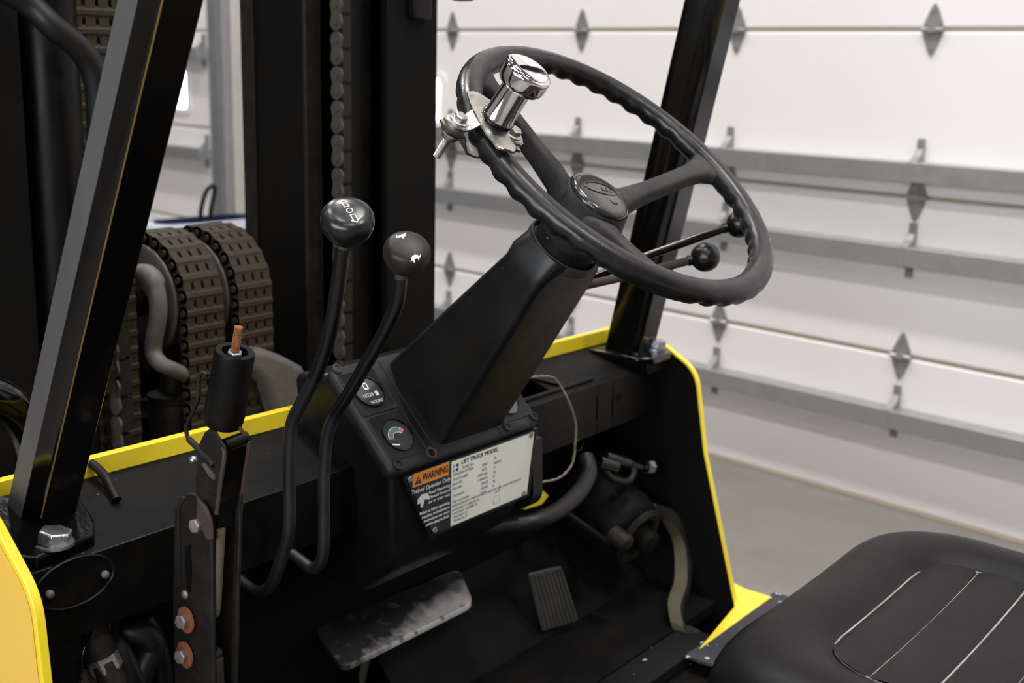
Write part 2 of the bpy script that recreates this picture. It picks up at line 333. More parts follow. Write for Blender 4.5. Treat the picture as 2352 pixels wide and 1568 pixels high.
def make_door(name, y0, y1, hinges, seams, struts, windows):
    root = empty(name, RM @ V((DX, (y0 + y1) / 2, 0)), kind=S)
    for i in range(len(seams) - 1):
        a, b = seams[i] + .002, seams[i + 1] - .002
        wins = [q for q in windows if a < q[2] < b]
        mb = MB()
        x0, x1 = DX, DX + .045
        def prof(ya, yb, za, zb, lips=True):
            # section shell with slightly rounded top and bottom edges
            pts = ([(x0, za + .010), (x0 + .008, za), (x1, za)] if lips in (True, 'low') else [(x0, za), (x1, za)]) + ([(x1, zb), (x0 + .008, zb), (x0, zb - .010)] if lips in (True, 'high') else [(x1, zb), (x0, zb)])
            mb.prism([(p[0], ya, p[1]) for p in pts], (0, yb - ya, 0))
        if not wins: prof(y0, y1, a, b)
        else:
            za, zb = wins[0][2], wins[0][3]
            prof(y0, y1, a, za, 'low'); prof(y0, y1, zb, b, 'high')
            ys = [y0] + [v for q in sorted(wins) for v in (q[0], q[1])] + [y1]
            for k in range(0, len(ys), 2): prof(ys[k], ys[k + 1], za, zb, False)
        obj('panel', mb, 'door_white', root, room=True, kind=S)
        if i:
            obj('seam_strip', MB().box((DX + .004, y0, seams[i] - .006), (DX + .04, y1, seams[i] + .006)), 'seam_rubber', root, room=True, kind=S)
    for (ya, yb, za, zb) in windows:
        r = .035; mb = MB()
        def rr(ya, yb, za, zb, r, x):
            out = []
            for (cy_, cz_, a0) in ((yb - r, zb - r, 0), (ya + r, zb - r, 90), (ya + r, za + r, 180), (yb - r, za + r, 270)):
                for k in range(5):
                    a = math.radians(a0 + 22.5 * k); out.append(V((x, cy_ + r * math.cos(a), cz_ + r * math.sin(a))))
            return out
        o1, i1 = rr(ya - .02, yb + .02, za - .02, zb + .02, .045, DX - .006), rr(ya + .012, yb - .012, za + .012, zb - .012, .03, DX - .010)
        i2 = rr(ya + .012, yb - .012, za + .012, zb - .012, .03, DX + .03); o2 = rr(ya - .02, yb + .02, za - .02, zb + .02, .045, DX + .001)
        mb.loft([o2, o1, i1, i2], cap=False)
        fr = obj('window_frame', mb, 'door_white', root, room=True, smooth=30, kind=S)
        obj('pane', MB().box((DX + .018, ya, za), (DX + .022, yb, zb)), 'glass', fr, room=True, kind=S)
    for zs in struts:
        mb = MB(); h = .062; d = .075
        pts = [(DX, zs + .022), (DX - .003, zs + .022), (DX - .006, zs + h / 2), (DX - d, zs + h / 2), (DX - d, zs - h / 2), (DX - .006, zs - h / 2), (DX - .003, zs - .022), (DX, zs - .022)]
        mb.prism([(p[0], y0 + .02, p[1]) for p in pts], (0, y1 - y0 - .04, 0))
        st = obj('strut', mb, 'galvanized', root, room=True, bevel=.003, kind=S)
        for hy in hinges:
            cb = MB()
            # strap climbing from the door face over the strut, and its foot below
            cb.prism([(DX - .004, hy - .012, zs + .085), (DX - .004, hy - .012, zs + h / 2), (DX - .058, hy - .012, zs + h / 2), (DX - .030, hy - .012, zs + .052)], (0, .024, 0))
            obj('strut_seam', MB().box((DX - d - .0015, hy - .009, zs - h / 2 - .004), (DX - d + .002, hy + .009, zs + h / 2 + .001)), 'galvanized', st, room=True, kind=S)
            cb.box((DX - .010, hy - .012, zs - h / 2 - .045), (DX - .001, hy + .012, zs - h / 2))
            cb.cyl((DX - .010, hy, zs - h / 2 - .028), (DX - .022, hy, zs - h / 2 - .028), .008, 8)
            cb.box((DX - .014, hy - .011, zs + .07), (DX - .002, hy + .011, zs + .105))
            obj('strut_clip', cb, 'hinge_steel', st, room=True, kind=S)
    hm = pm = None
    for z in seams[1:-1]:
        for hy in hinges:
            loc = RM @ V((DX, hy, z))
            if hm is None:
                hm = obj('hinge', hinge_mesh(), 'hinge_steel', None, kind=S); pm = obj('hinge_pin', pin_mesh(), 'galvanized', None, kind=S)
                ho = WORLDLOC['hinge'].copy(); po = WORLDLOC['hinge_pin'].copy()
                a, b = hm, pm
            else:
                a, b = hm.copy(), pm.copy(); COL.objects.link(a); COL.objects.link(b)
            R = Matrix.Rotation(ROOM_YAW, 3, 'Z')
            a.parent = None; world_place(a, loc + R @ ho, root); a.rotation_euler = (0, 0, ROOM_YAW)
            b.parent = a; b.location = po - ho; WORLDLOC[b.name] = loc
    return root
H4 = [.33, 1.06, 1.79, 2.522, 3.255, 4.005, 4.75]
seams = [.005, .535, 1.067, 1.595, 2.13, 2.66, 3.19, 3.72]
make_door('door_1', -2.6, 5.28, [y for y in H4], seams, [.329, .878, 1.150, 2.0, 2.5], [(4.06, 4.68, 1.185, 1.40)])
make_door('door_2', 5.95, 9.4, [6.0, 6.75, 7.5, 8.25, 9.0], seams, [.42, .925, 1.475, 2.0, 2.5], [(6.18, 6.82, 1.150, 1.395)])
obj('trim_1', MB().box((DX - .075, 5.72, 0), (DX - .02, 5.755, 3.6)).box((DX - .028, 5.72, 0), (DX - .02, 5.93, 3.6)).box((DX - .075, 5.83, 0), (DX - .02, 5.85, 3.6)), 'galvanized', room=True, kind=S)
obj('trim_2', MB().box((DX - .075, 5.35, 0), (DX - .02, 5.385, 3.6)).box((DX - .028, 5.28, 0), (DX - .02, 5.36, 3.6)), 'galvanized', room=True, kind=S)
obj('baseboard_right', MB().box((DX - .012, -2.6, 0), (DX + .045, 5.28, .012)), 'seam_rubber', room=True, kind=S)

# ceiling lights
for i, (x, y) in enumerate(LAMPS):
    z = 5.9; p = RM @ V((x, y, z))
    r = empty('ceiling_light', p, label='long white fluorescent ceiling light fixture hanging above the shop floor', category='ceiling light', group='fluorescent shop lights')
    obj('housing', MB().prism([(x - .17, y - .62, z + .09), (x - .19, y - .62, z), (x - .18, y - .62, z), (x - .10, y - .62, z + .075), (x + .10, y - .62, z + .075), (x + .18, y - .62, z), (x + .19, y - .62, z), (x + .17, y - .62, z + .09)], (0, 1.24, 0)), 'door_white', r, room=True)
    for dx in (-.06, .06):
        obj('tube', MB().cyl((x + dx, y - .6, z + .045), (x + dx, y + .6, z + .045), .016, 10), 'lamp_tube', r, room=True, smooth=40)

# blue bin standing near the second door, seen past the mast
def bin_():
    cx_, cy_ = 3.05, 5.05
    b = at(440, 540, y=4.9); b = RM.inverted() @ b
    cx_, cy_ = 2.95, 4.75
    r = empty('storage_bin', RM @ V((cx_, cy_, 0)), label='dark blue bin with a pale lining, beside the far door behind the mast', category='bin')
    def ring(hx, hy, z, n=28):
        return [V((cx_ + hx * math.copysign(abs(math.cos(2 * PI * k / n)) ** .5, math.cos(2 * PI * k / n)), cy_ + .5 * hy * math.copysign(abs(math.sin(2 * PI * k / n)) ** .5, math.sin(2 * PI * k / n)), z)) for k in range(n)]
    z = .742
    mb = MB(); mb.loft([ring(.24, .22, 0), ring(.28, .26, z - .10), ring(.31, .29, z - .08), ring(.31, .29, z), ring(.285, .265, z), ring(.26, .24, .05)])
    obj('body', mb, 'blue_plastic', r, room=True, smooth=40)
    mb = MB(); R8 = [ring(.282, .262, z - .09), ring(.286, .266, z + .004), ring(.315, .295, z + .006), ring(.318, .298, z - .03), ring(.322, .302, z - .03), ring(.320, .300, z + .012), ring(.28, .26, z + .010), ring(.276, .256, z - .09)]
    mb.loft([[r8[k] for r8 in R8] for k in range(9, 24)])
    obj('lining', mb, 'white_plastic', r, room=True, smooth=40)
    pts = [(cx_ - .10, cy_ - .125, z - .05), (cx_ - .10, cy_ - .13, z + .06), (cx_ - .07, cy_ - .135, z + .15), (cx_ - .03, cy_ - .135, z + .16), (cx_ - .05, cy_ - .13, z + .06), (cx_ - .06, cy_ - .125, z - .05)]
    obj('strap_handle', MB().tube(smooth_path(pts), .010, 8), 'black_paint', r, room=True, smooth=60)
bin_()

# ================================================================== THE TRUCK
XC = 1.133                                        # centre line of the truck
truck = empty('forklift', (XC, .8, 0), label='black and yellow forklift with its open operator compartment facing the white overhead door', category='forklift')
XL, XR = .550, 1.715
# --- cowl side panels
def side_panel(x, pts, t, **kw):
    root = None
    mb = MB(); mb.prism([(x, y, z) for y, z in pts], (t, 0, 0)); return mb
def rounded(pts, idx, r, k=5):
    out = []
    for i, p in enumerate(pts):
        if i not in idx: out.append(p); continue
        p = V(p); a = (V(pts[i - 1]) - p).normalized(); b = (V(pts[(i + 1) % len(pts)]) - p).normalized()
        for j in range(k + 1):
            t = j / k; q = (p + a * r) * (1 - t) ** 2 + p * 2 * t * (1 - t) + (p + b * r) * t * t; out.append(tuple(q))
    return out
PL = rounded([(1.135, 1.052), (1.045, 1.047), (.967, .975), (.960, .885), (.935, .45), (1.60, .45), (1.60, .80), (1.24, 1.0)], [1, 2], .025)
PR = rounded([(1.130, 1.022), (1.046, 1.024), (.950, .974), (.925, .838), (.850, .585), (.850, .45), (1.60, .45), (1.60, .80), (1.24, .95)], [1, 2], .028)
def cowl_side(x, pts, t, outer, parent, facemat_out, lab):
    pnl = obj('side_panel', MB().prism([(x, y, z) for y, z in pts], (t, 0, 0)), 'yellow_edge', parent, bevel=.0012, label=lab)
    return pnl
pl_ = cowl_side(XL - .010, PL, .010, -1, truck, None, 'yellow steel side panel')
# outer face skin in flatter paint, inner face in black paint
obj('outer_skin', MB().prism([(XL - .0105, y, z) for y, z in [(XC_[0], XC_[1]) for XC_ in rounded([(1.13, 1.046), (1.048, 1.041), (.972, .971), (.966, .885), (.941, .455), (1.595, .455), (1.595, .80), (1.235, .995)], [1, 2], .025)]], (-.0005, 0, 0)), 'yellow_panel', pl_)
obj('inner_skin', MB().prism([(XL + .0003, y, z) for y, z in rounded([(1.13, 1.046), (1.048, 1.041), (.972, .971), (.966, .885), (.941, .455), (1.595, .455), (1.595, .80), (1.235, .995)], [1, 2], .025)], (.0005, 0, 0)), 'black_paint', pl_)
pr_ = cowl_side(XR, PR, .010, 1, truck, None, 'black inside with a bright yellow edge')
obj('inner_skin', MB().prism([(XR - .0008, y, z) for y, z in rounded([(1.128, 1.019), (1.048, 1.021), (.953, .971), (.928, .838), (.853, .587), (.853, .455), (1.595, .455), (1.595, .80), (1.235, .945)], [1, 2], .028)], (.0005, 0, 0)), 'black_dark', pr_)

# --- firewall (yellow plate across) and cowl channel
fw = obj('firewall', MB().prism([(XL, 1.118, .50), (XR, 1.118, .50), (XR, 1.118, 1.020), (XL, 1.118, 1.037)], (0, .012, 0)), 'yellow_edge', truck, bevel=.001, label='yellow plate across the cowl front')
obj('rear_skin', MB().box((XL + .002, 1.1165, .50), (XR - .002, 1.1178, .990)), 'black_dark', fw)
cow = empty('cowl', (XC, 1.06, .98), truck)
ZT = .990; YB = .995; YF = 1.117
# top sheet: black steel, cut out at the right behind the console
tm = MB()
# slope from the firewall down to the beam edge
yb, zb = 1.020, .975
def topz(y, x=1.13): return zb + (.042 - .019 * (x - .55) / 1.165) * (y - yb) / (YF - yb)
cut = [(1.36, 1.040, 1.43, 1.095), (1.30, 1.040, 1.345, 1.095)]
xs = [XL + .001, 1.30, 1.345, 1.36, 1.43, XR - .001]
ys = [yb, 1.040, 1.095, YF]
for i in range(5):
    for j in range(3):
        if j == 1 and i in (1, 3): continue
        a, b, c, d = xs[i], xs[i + 1], ys[j], ys[j + 1]
        q4 = [V((a, c, topz(c, a))), V((b, c, topz(c, b))), V((b, d, topz(d, b))), V((a, d, topz(d, a)))]; tm.loft([q4, [q - V((0, 0, .006)) for q in q4]])
obj('top_sheet', tm, 'black_dusty', cow)
obj('raised_rib', MB().tube([(1.30, 1.033, topz(1.033) + .001), (1.53, 1.033, topz(1.033) + .001)], .0035, 8), 'black_paint', cow, smooth=60)
obj('raised_rib', MB().tube([(1.46, 1.039, topz(1.04) + .001), (1.40, 1.105, topz(1.105) + .001)], .003, 8), 'black_paint', cow, smooth=60)
# front beam face with two slots and a hole on the right
bf = MB(); y0, y1 = 1.018, 1.026
zt, zl = .975, .893
sl = [(.0, .0)]
sx = sorted([at(1372, 930, y=1.018).x, at(1408, 915, y=1.018).x]); hx = at(1420, 912, y=1.018)
hx2 = at(1250, 980, y=1.018).x
ss = [XL + .001, sx[0] - .002, sx[0] + .002, sx[1] - .002, sx[1] + .002, XR - .001]
za, zb2 = zt - .020, zl + .022
for i in range(0, 5, 2): bf.box((ss[i], y0, zl), (ss[i + 1], y1, zt))
for i in (1, 3): bf.box((ss[i], y0, zl), (ss[i + 1], y1, zb2)).box((ss[i], y0, za), (ss[i + 1], y1, zt))
bf.box((XL + .001, y1, zl), (XR - .001, 1.06, zl + .006))
obj('front_beam', bf, 'black_paint', cow, bevel=.0012)
obj('bolt_hole', MB().lathe(V((hx.x, 1.0185, hx.z)), (0, -1, 0), [(.0075, 0), (.0072, .0012), (.001, .0012)], 20), 'black_dark', cow)
# stamped oval cover on the left part of the beam
oc = at(170, 1335, y=1.018)
mb = MB(); ring = lambda k, y: [V((oc.x + .045 * k * math.cos(2 * PI * i / 40), y, oc.z + .026 * k * math.sin(2 * PI * i / 40) + .0)) for i in range(40)]
mb.loft([ring(1, 1.0185), ring(1, 1.016), ring(.96, 1.0145), ring(.93, 1.016)])
obj('oval_cover', mb, 'black_paint', cow, smooth=30)
for q in ((113, 1363), (240, 1318)):
    p = at(*q, y=1.016); obj('cover_screw', MB().lathe(p, (0, -1, 0), [(.0042, 0), (.0040, .003), (.002, .004)], 12), 'bolt_dull', cow, smooth=50)

# --- overhead guard legs
def leg(base, top, parent, hx, hy, flip):
    base, top = V(base), V(top); d = (top - base).normalized()
    # square tube with the rear-left long edge chamfered
    c = .010
    sec = [(-hx, hy), (-hx, -hy + c * 1.6), (-hx + c, -hy), (hx, -hy), (hx, hy)]
    secs = []
    for p in (base, base + (top - base) * .5, top):
        secs.append([V((p.x + a, p.y + b, p.z)) for a, b in sec])
    return MB().loft(secs)
def guard_leg(side):
    if side < 0:
        base = V((.619, 1.092, .985)); d = V((.029, -.427, 1.0)); lab = 'near leg with outer face in a lit grey'
    else:
        base = V((1.675, 1.060, .985)); d = V((-.075, -.255, 1.0)); lab = 'far leg beyond the steering wheel'
    top = base + d * (1.25)
    root = empty('overhead_guard_leg', base, truck, label=lab)
    HX, HY = (.0260, .023) if side < 0 else (.0285, .031)
    obj('post', leg(base, top, root, HX, HY, 0), 'black_gloss', root, bevel=.002)
    if side < 0:
        # paler sheet on the outer face, its lit look put into the grey colour
        secs = []
        for t in (0.02, .3, .62, 1.0):
            p = base + (top - base) * t; secs.append([V((p.x - HX - .0004, p.y + HY - .002, p.z)), V((p.x - HX - .0004, p.y - HY + .0165, p.z)), V((p.x - HX + .0002, p.y - HY + .0165, p.z)), V((p.x - HX + .0002, p.y + HY - .002, p.z))])
        obj('side_face', MB().loft(secs), 'leg_face_lit', root)
        secs = []
        for t in (0.02, 1.0):
            p = base + (top - base) * t; secs.append([V((p.x - HX + .0105, p.y - HY - .0003, p.z)), V((p.x - HX + .0120, p.y - HY - .0003, p.z)), V((p.x - HX + .0120, p.y - HY + .0002, p.z)), V((p.x - HX + .0105, p.y - HY + .0002, p.z))])
        obj('paint_line', MB().loft(secs), 'yellow_old', root)
    # foot plate with a bolt
    b0 = at(125, 1240, z=.995) if side < 0 else at(1505, 808, z=.995)
    z0 = .985; s = -1
    if side < 0: fp = [(.556, 1.112), (.668, 1.112), (.658, 1.050), (.642, 1.026), (.576, 1.019), (.558, 1.034)]
    else: fp = [(base.x - .050, base.y + .05), (base.x + .035, base.y + .03), (base.x + .035, 1.0), (base.x + .025, .990), (base.x - .030, .990), (base.x - .050, 1.012)]
    fz = .974 if side < 0 else .988
    tilt = lambda y: topz(max(y, yb)) + .001
    mb = MB()
    if side < 0: mb.loft([[V((x, y, topz(max(y, 1.03), x) - .004)) for x, y in fp], [V((x, y, topz(max(y, 1.03), x) + .010)) for x, y in fp]]); fz = topz(b0.y, b0.x) - .003
    else: mb.loft([[V((x, y, fz)) for x, y in fp], [V((x, y, fz + .013)) for x, y in fp]])
    obj('foot_plate', mb, 'black_wet' if side < 0 else 'black_gloss', root, bevel=.003)
    # gusset below the plate where it overhangs the beam
    if side > 0: obj('gusset', MB().box((base.x - .030, 1.0, .970), (base.x + .030, 1.05, fz)), 'black_paint', root, bevel=.002)
    bp = V((b0.x, b0.y, fz + .013))
    bo = obj('bolt', MB().hexa(bp + V((0, 0, .003)), (0.12, -.1, 1), .0165, .013), 'bolt_zinc', root, bevel=.0008)
    obj('washer', MB().lathe(bp, (0, 0, 1), [(.019, 0), (.019, .003), (.012, .003)], 28), 'bolt_zinc', bo, smooth=40)
    return root
guard_leg(-1); guard_leg(1)

# --- mast
mast = empty('mast', (XC, 1.5, 0), truck, label='black lifting mast in front of the cowl')
Z0, Z1 = .35, 2.35
def chan(x0, x1, y0, y1, t, openx):
    mb = MB()
    mb.box((x0, y0, Z0), (x1, y0 + t, Z1)).box((x0, y1 - t, Z0), (x1, y1, Z1))
    if openx > 0: mb.box((x0, y0 + t, Z0), (x0 + t, y1 - t, Z1))
    else: mb.box((x1 - t, y0 + t, Z0), (x1, y1 - t, Z1))
    return mb
obj('outer_channel', chan(1.452, 1.572, 1.40, 1.58, .016, -1), 'black_dark', mast, bevel=.003)
obj('inner_channel', chan(1.375, 1.452, 1.435, 1.60, .014, -1), 'black_paint', mast, bevel=.003)
obj('outer_channel', chan(.690, .815, 1.40, 1.58, .016, 1), 'black_dark', mast, bevel=.003)
obj('inner_channel', chan(.815, .850, 1.435, 1.60, .014, 1), 'black_dark', mast, bevel=.003)
obj('carriage_plate', MB().box((1.345, 1.475, Z0), (1.372, 1.625, Z1)), 'black_dark', mast, bevel=.004)
obj('guide_strip', MB().box((1.338, 1.470, Z0), (1.372, 1.478, Z1)), 'dirty_steel', mast, bevel=.002)
obj('edge_strip', MB().box((1.342, 1.600, Z0), (1.350, 1.632, Z1)), 'dirty_steel', mast, bevel=.002)
obj('lift_cylinder', MB().cyl((.872, 1.44, Z0), (.872, 1.44, Z1), .040, 32), 'black_paint', mast, smooth=40)
obj('hose', MB().tube(smooth_path([at(-60, -60, y=1.37), at(60, 5, y=1.36), at(120, 60, y=1.345), at(180, 110, y=1.34), at(215, 165, y=1.34), at(228, 260, y=1.345), at(225, 420, y=1.36), at(225, 900, y=1.38)], 8), .0155, 14), 'hose', mast, smooth=60)
obj('upper_bracket', MB().box((1.498, 1.385, 1.527), (1.540, 1.400, 1.70)), 'black_paint', mast, bevel=.003)
p = at(1068, -6, y=1.42); obj('upper_bracket', MB().box((p.x - .012, 1.41, p.z - .006), (p.x + .012, 1.44, p.z + .05)), 'black_paint', mast, bevel=.002)
obj('arm', MB().box((p.x - .07, 1.42, p.z + .012), (p.x + .012, 1.435, p.z + .04)), 'black_paint', mast)
# lower cross member and trunnion casting
obj('crossmember', MB().box((.70, 1.50, .80), (1.56, 1.60, .93)), 'black_dark', mast, bevel=.004)
cp_ = [at(q[0], q[1], y=1.37) for q in ((560, 800), (612, 802), (655, 818), (700, 842), (716, 880), (712, 980), (640, 980), (615, 885), (590, 860), (560, 856))]
obj('casting', MB().prism(cp_, (.0, .06, 0)), 'cast_grey', mast, bevel=.012, seg=4, label='pale worn casting')

# roller / leaf chains running straight up the mast, side plates visible
def link_plate_mesh(pitch, r, t):
    n = 8; out = []
    for k in range(n + 1): a = PI * k / n; out.append(V((0, r * math.cos(a), pitch / 2 + r * math.sin(a))))
    out.append(V((0, -r * .72, 0)))
    for k in range(n + 1): a = PI + PI * k / n; out.append(V((0, r * math.cos(a), -pitch / 2 + r * math.sin(a))))
    out.append(V((0, r * .72, 0)))
    mb = MB(); mb.prism(out, (t, 0, 0))
    for s_ in (-1, 1): mb.cyl((-.002, 0, s_ * pitch / 2), (t + .001, 0, s_ * pitch / 2), r * .45, 10)
    return mb
def straight_chain(x, y, za, zb, name='lift_chain'):
    root = empty(name, (x, y, za), mast if False else truck)
    pitch = .0262; first = None
    z = za; i = 0
    while z < zb:
        if first is None:
            first = obj('chain_link', link_plate_mesh(pitch, .0125, .004), 'chain_lift', root); base = WORLDLOC[first.name].copy()
            second = obj('chain_link', MB().loft([[V((a, b, c)) for a, b in ((.004, -.009), (.022, -.009), (.022, .009), (.004, .009))] for c in (-.010 - pitch / 2, .010 + pitch / 2)]), 'dirty_steel', root)
            world_place(first, V((x, y, z)), root); world_place(second, V((x + .013, y, z + pitch)), root)
        else:
            dup(first, (x, y, z), root); dup(second, (x + .013, y, z + pitch), root)
        z += pitch * 2
    return root
straight_chain(1.350, 1.412, .90, 1.80)
straight_chain(.921, 1.402, .90, 1.30)

# sheaves with leaf chains wrapped over them
def sheave(xa, xb, cy_, cz_, r, withdisc):
    root = empty('chain_sheave', ((xa + xb) / 2, cy_, cz_), truck)
    prof = [(r * .50, 0), (r, 0), (r + .004, .002), (r + .004, .006), (r - .004, .010), (r - .004, xb - xa - .010), (r + .004, xb - xa - .006), (r + .004, xb - xa), (r * .4, xb - xa)]
    obj('pulley', MB().lathe((xa, cy_, cz_), (1, 0, 0), prof, 48), 'sheave_steel', root, smooth=35)
    obj('axle', MB().cyl((xa - .012, cy_, cz_), (xa + .01, cy_, cz_), .022, 24), 'black_dark', root, smooth=40)
    return root
def leaf_row_mesh(width, nplates, pitch, odd):
    # one row: four side-by-side plate stacks with three small openings, and the rib over its pin
    mb = MB(); g = .0052; t = (width - 3 * g) / 4; h = .0085
    for k in range(4):
        x0 = -width / 2 + k * (t + g); n = 4; pts = []
        for j in range(n + 1): a = -PI / 2 + PI * j / n; pts.append(V((x0, h * math.sin(a), pitch / 2 + .004 * math.cos(a))))
        for j in range(n + 1): a = PI / 2 + PI * j / n; pts.append(V((x0, h * math.sin(a), -pitch / 2 + .004 * math.cos(a))))
        mb.prism(pts, (t, 0, 0))
    mb.cyl((-width / 2, 0, pitch / 2), (width / 2, 0, pitch / 2), .0105, 12)
    for s_ in (-1, 1):
        x = s_ * (width / 2); mb.cyl((x, 0, pitch / 2), (x + s_ * .0035, 0, pitch / 2), .0050, 8)
    mb.box((-width / 2 + .001, -h * .25, -pitch / 2), (width / 2 - .001, h * .25, pitch / 2))
    return mb
def wrapped_chain(xa, xb, cy_, cz_, r):
    root = empty('leaf_chain', ((xa + xb) / 2, cy_, cz_), truck, label='greasy brown leaf chain over its pulley')
    pitch = .0238; xm = (xa + xb) / 2; R_ = r + .011; w_ = xb - xa
    rows = []
    s = 0; arc = PI * R_
    total = arc + .30 + .12; n = int(total / pitch)
    protos = [None, None]
    for i in range(n):
        s = i * pitch - .12
        if s < 0: p = V((xm, cy_ + R_, cz_ + s)); tang = 0.
        elif s < arc: a = s / R_; p = V((xm, cy_ + R_ * math.cos(a), cz_ + R_ * math.sin(a))); tang = a
        else: p = V((xm, cy_ - R_, cz_ - (s - arc))); tang = PI
        odd = i % 2
        if protos[odd] is None:
            o = obj('chain_link', leaf_row_mesh(w_, 7, pitch, odd), 'chain_steel', root); protos[odd] = o
            WORLDLOC[o.name] = p; o.location = p - WORLDLOC[root.name]
        else: o = dup(protos[odd], p, root)
        o.rotation_euler = (tang, 0, 0)
    return root
vc = empty('leaf_chain', (.937, 1.43, 1.3), truck, label='dark leaf chain running up beside the lift cylinder'); lr = None
for i in range(42):
    p = V((.937, 1.430, .86 + i * .0238))
    if lr is None: lr = obj('chain_link', leaf_row_mesh(.074, 7, .0238, 0), 'chain_steel', vc); WORLDLOC[lr.name] = p; lr.location = p - WORLDLOC[vc.name]
    else: dup(lr, p, vc)
SY, SZ, SR = 1.495, 1.110, .080
sheave(1.030, 1.112, SY, SZ, SR, True); wrapped_chain(1.040, 1.104, SY, SZ, SR)
sheave(1.122, 1.204, SY, SZ, SR, True); wrapped_chain(1.132, 1.196, SY, SZ, SR)
# crosshead arm hooking round the left pulley
mb = MB(); x0 = 1.000
arm = [at(285, 640, x=x0), at(335, 630, x=x0), at(358, 660, x=x0), at(364, 720, x=x0), at(352, 800, x=x0), at(366, 832, x=x0), at(402, 850, x=x0 + .02), at(450, 872, x=x0 + .07)]
mb.tube(smooth_path(arm, 6), [.015] * 12 + [.012] * 20 + [.011] * 11, 14)
obj('crosshead_arm', mb, 'cast_grey', mast, smooth=60)
cc = at(405, 905, y=1.46)
obj('center_cylinder', MB().lathe((cc.x, 1.47, Z0), (0, 0, 1), [(.036, 0), (.036, .60), (.034, cc.z - Z0 - .012), (.036, cc.z - Z0 - .010), (.036, cc.z - Z0), (.018, cc.z - Z0 + .004), (.016, cc.z - Z0 + .10)], 28), 'dirty_steel', mast, smooth=40)
obj('side_plate', MB().box((.950, 1.44, Z0), (.962, 1.50, 1.20)), 'dirty_steel', mast)
obj('side_plate', MB().box((.975, 1.47, Z0), (.985, 1.60, 1.17)), 'black_dark', mast)
obj('backing_bar', MB().box((.86, 1.62, .60), (1.34, 1.64, 1.02)), 'black_dark', mast)

# --- headlamp cable etc at far left
obj('lamp_hose', MB().tube(smooth_path([at(-80, 900, y=1.22), at(-20, 905, y=1.22), at(25, 930, y=1.23), at(60, 985, y=1.26), at(80, 1060, y=1.3)], 6), .022, 14), 'black_gloss', truck, smooth=60)
obj('cable', MB().tube(smooth_path([at(120, 1010, y=1.20), at(185, 1050, y=1.14), at(215, 1068, y=1.115), at(238, 1090, y=1.10), at(255, 1120, y=1.085), at(268, 1148, y=1.07)], 6), .0050, 12), 'black_paint', truck, smooth=60, label='black cable entering the cowl top')
obj('cable_grommet', MB().lathe(at(262, 1142, z=.985), (0, 0, 1), [(.013, -.004), (.012, .004), (.007, .005)], 20), 'black_paint', truck, smooth=50)

# --- interior floor and toe area
flo = obj('floor_plate', MB().box((XL, .885, .565), (XR, 1.12, .585)), 'rubber_mat', truck, bevel=.002)
obj('floor_plate', MB().box((XL, .822, .567), (XR - .12, .880, .586)), 'grip_dark', truck, bevel=.002)
tp = [at(1603, 1492, z=.589), at(1770, 1372, z=.589), at(1830, 1385, z=.589), at(1690, 1540, z=.589)]
obj('anti_slip_strip', MB().loft([[V((p.x, p.y, .586)) for p in [V((1.50, .822, 0)), V((1.80, .822, 0)), V((1.80, .765, 0)), V((1.50, .765, 0))]], [V((p.x, p.y, .590)) for p in [V((1.50, .822, 0)), V((1.80, .822, 0)), V((1.80, .765, 0)), V((1.50, .765, 0))]]]), 'grip_tape', truck, label='speckled grey grip tape')
w0, w1, w2, w3 = at(1605, 1491, z=.590), at(1686, 1394, z=.590), at(1684, 1338, z=.590), at(1772, 1371, z=.590)
wd = [w0, w1, w2, at(1712, 1352, z=.59), w3]
obj('step_edge', MB().loft([[V((p.x, p.y, .560)) for p in wd], [V((p.x, p.y, .591)) for p in wd]]), 'yellow_edge', truck, bevel=.001, label='yellow sill corner beside the step')
obj('kick_plate', MB().box((XL, .775, .35), (1.80, .822, .566)), 'black_paint', truck)
obj('frame_side', MB().box((XR + .01, .40, .12), (1.80, 1.5, .560)), 'black_paint', truck)
obj('frame_side', MB().box((.47, .40, .12), (XL - .01, 1.5, .45)), 'black_paint', truck)
obj('hood', MB().box((.60, -.55, .35), (1.67, .47, .70)), 'black_paint', truck, bevel=.02, seg=3)
# sloped toe plate with seam
obj('toe_plate', MB().loft([[V((x, 1.02, .586)) for x in (1.10, XR - .002)] + [V((x, 1.115, .70)) for x in (XR - .002, 1.10)], [V((x, 1.02, .580)) for x in (1.10, XR - .002)] + [V((x, 1.115, .694)) for x in (XR - .002, 1.10)]]), 'rubber_mat', truck)
# wheels and counterweight so that the truck stands on the ground
for x0, x1, yy, rr_ in ((.56, .74, 1.42, .27), (1.53, 1.71, 1.42, .27), (.62, .78, -.25, .22), (1.49, 1.65, -.25, .22)):
    w_ = empty('wheel', ((x0 + x1) / 2, yy, rr_), truck)
    obj('tire', MB().lathe((x0, yy, rr_), (1, 0, 0), [(rr_ * .62, 0), (rr_ - .015, 0), (rr_, .015), (rr_, x1 - x0 - .015), (rr_ - .015, x1 - x0), (rr_ * .62, x1 - x0)], 40, False), 'rubber_mat', w_, smooth=40)
    obj('rim', MB().lathe((x0 + .02, yy, rr_), (1, 0, 0), [(.03, 0), (rr_ * .5, 0), (rr_ * .63, .02), (rr_ * .63, x1 - x0 - .04)], 32), 'yellow_panel', w_, smooth=40)
obj('drive_axle', MB().box((.60, 1.36, .20), (1.66, 1.48, .34)), 'black_paint', truck)
obj('counterweight', MB().prism(rounded([(.58, -.50, .16), (1.69, -.50, .16), (1.69, -.92, .16), (.58, -.92, .16)], [2, 3], .15), (0, 0, .70)), 'yellow_panel', truck, bevel=.02)
obj('chassis', MB().box((.60, -.55, .16), (1.67, .775, .36)), 'black_paint', truck)

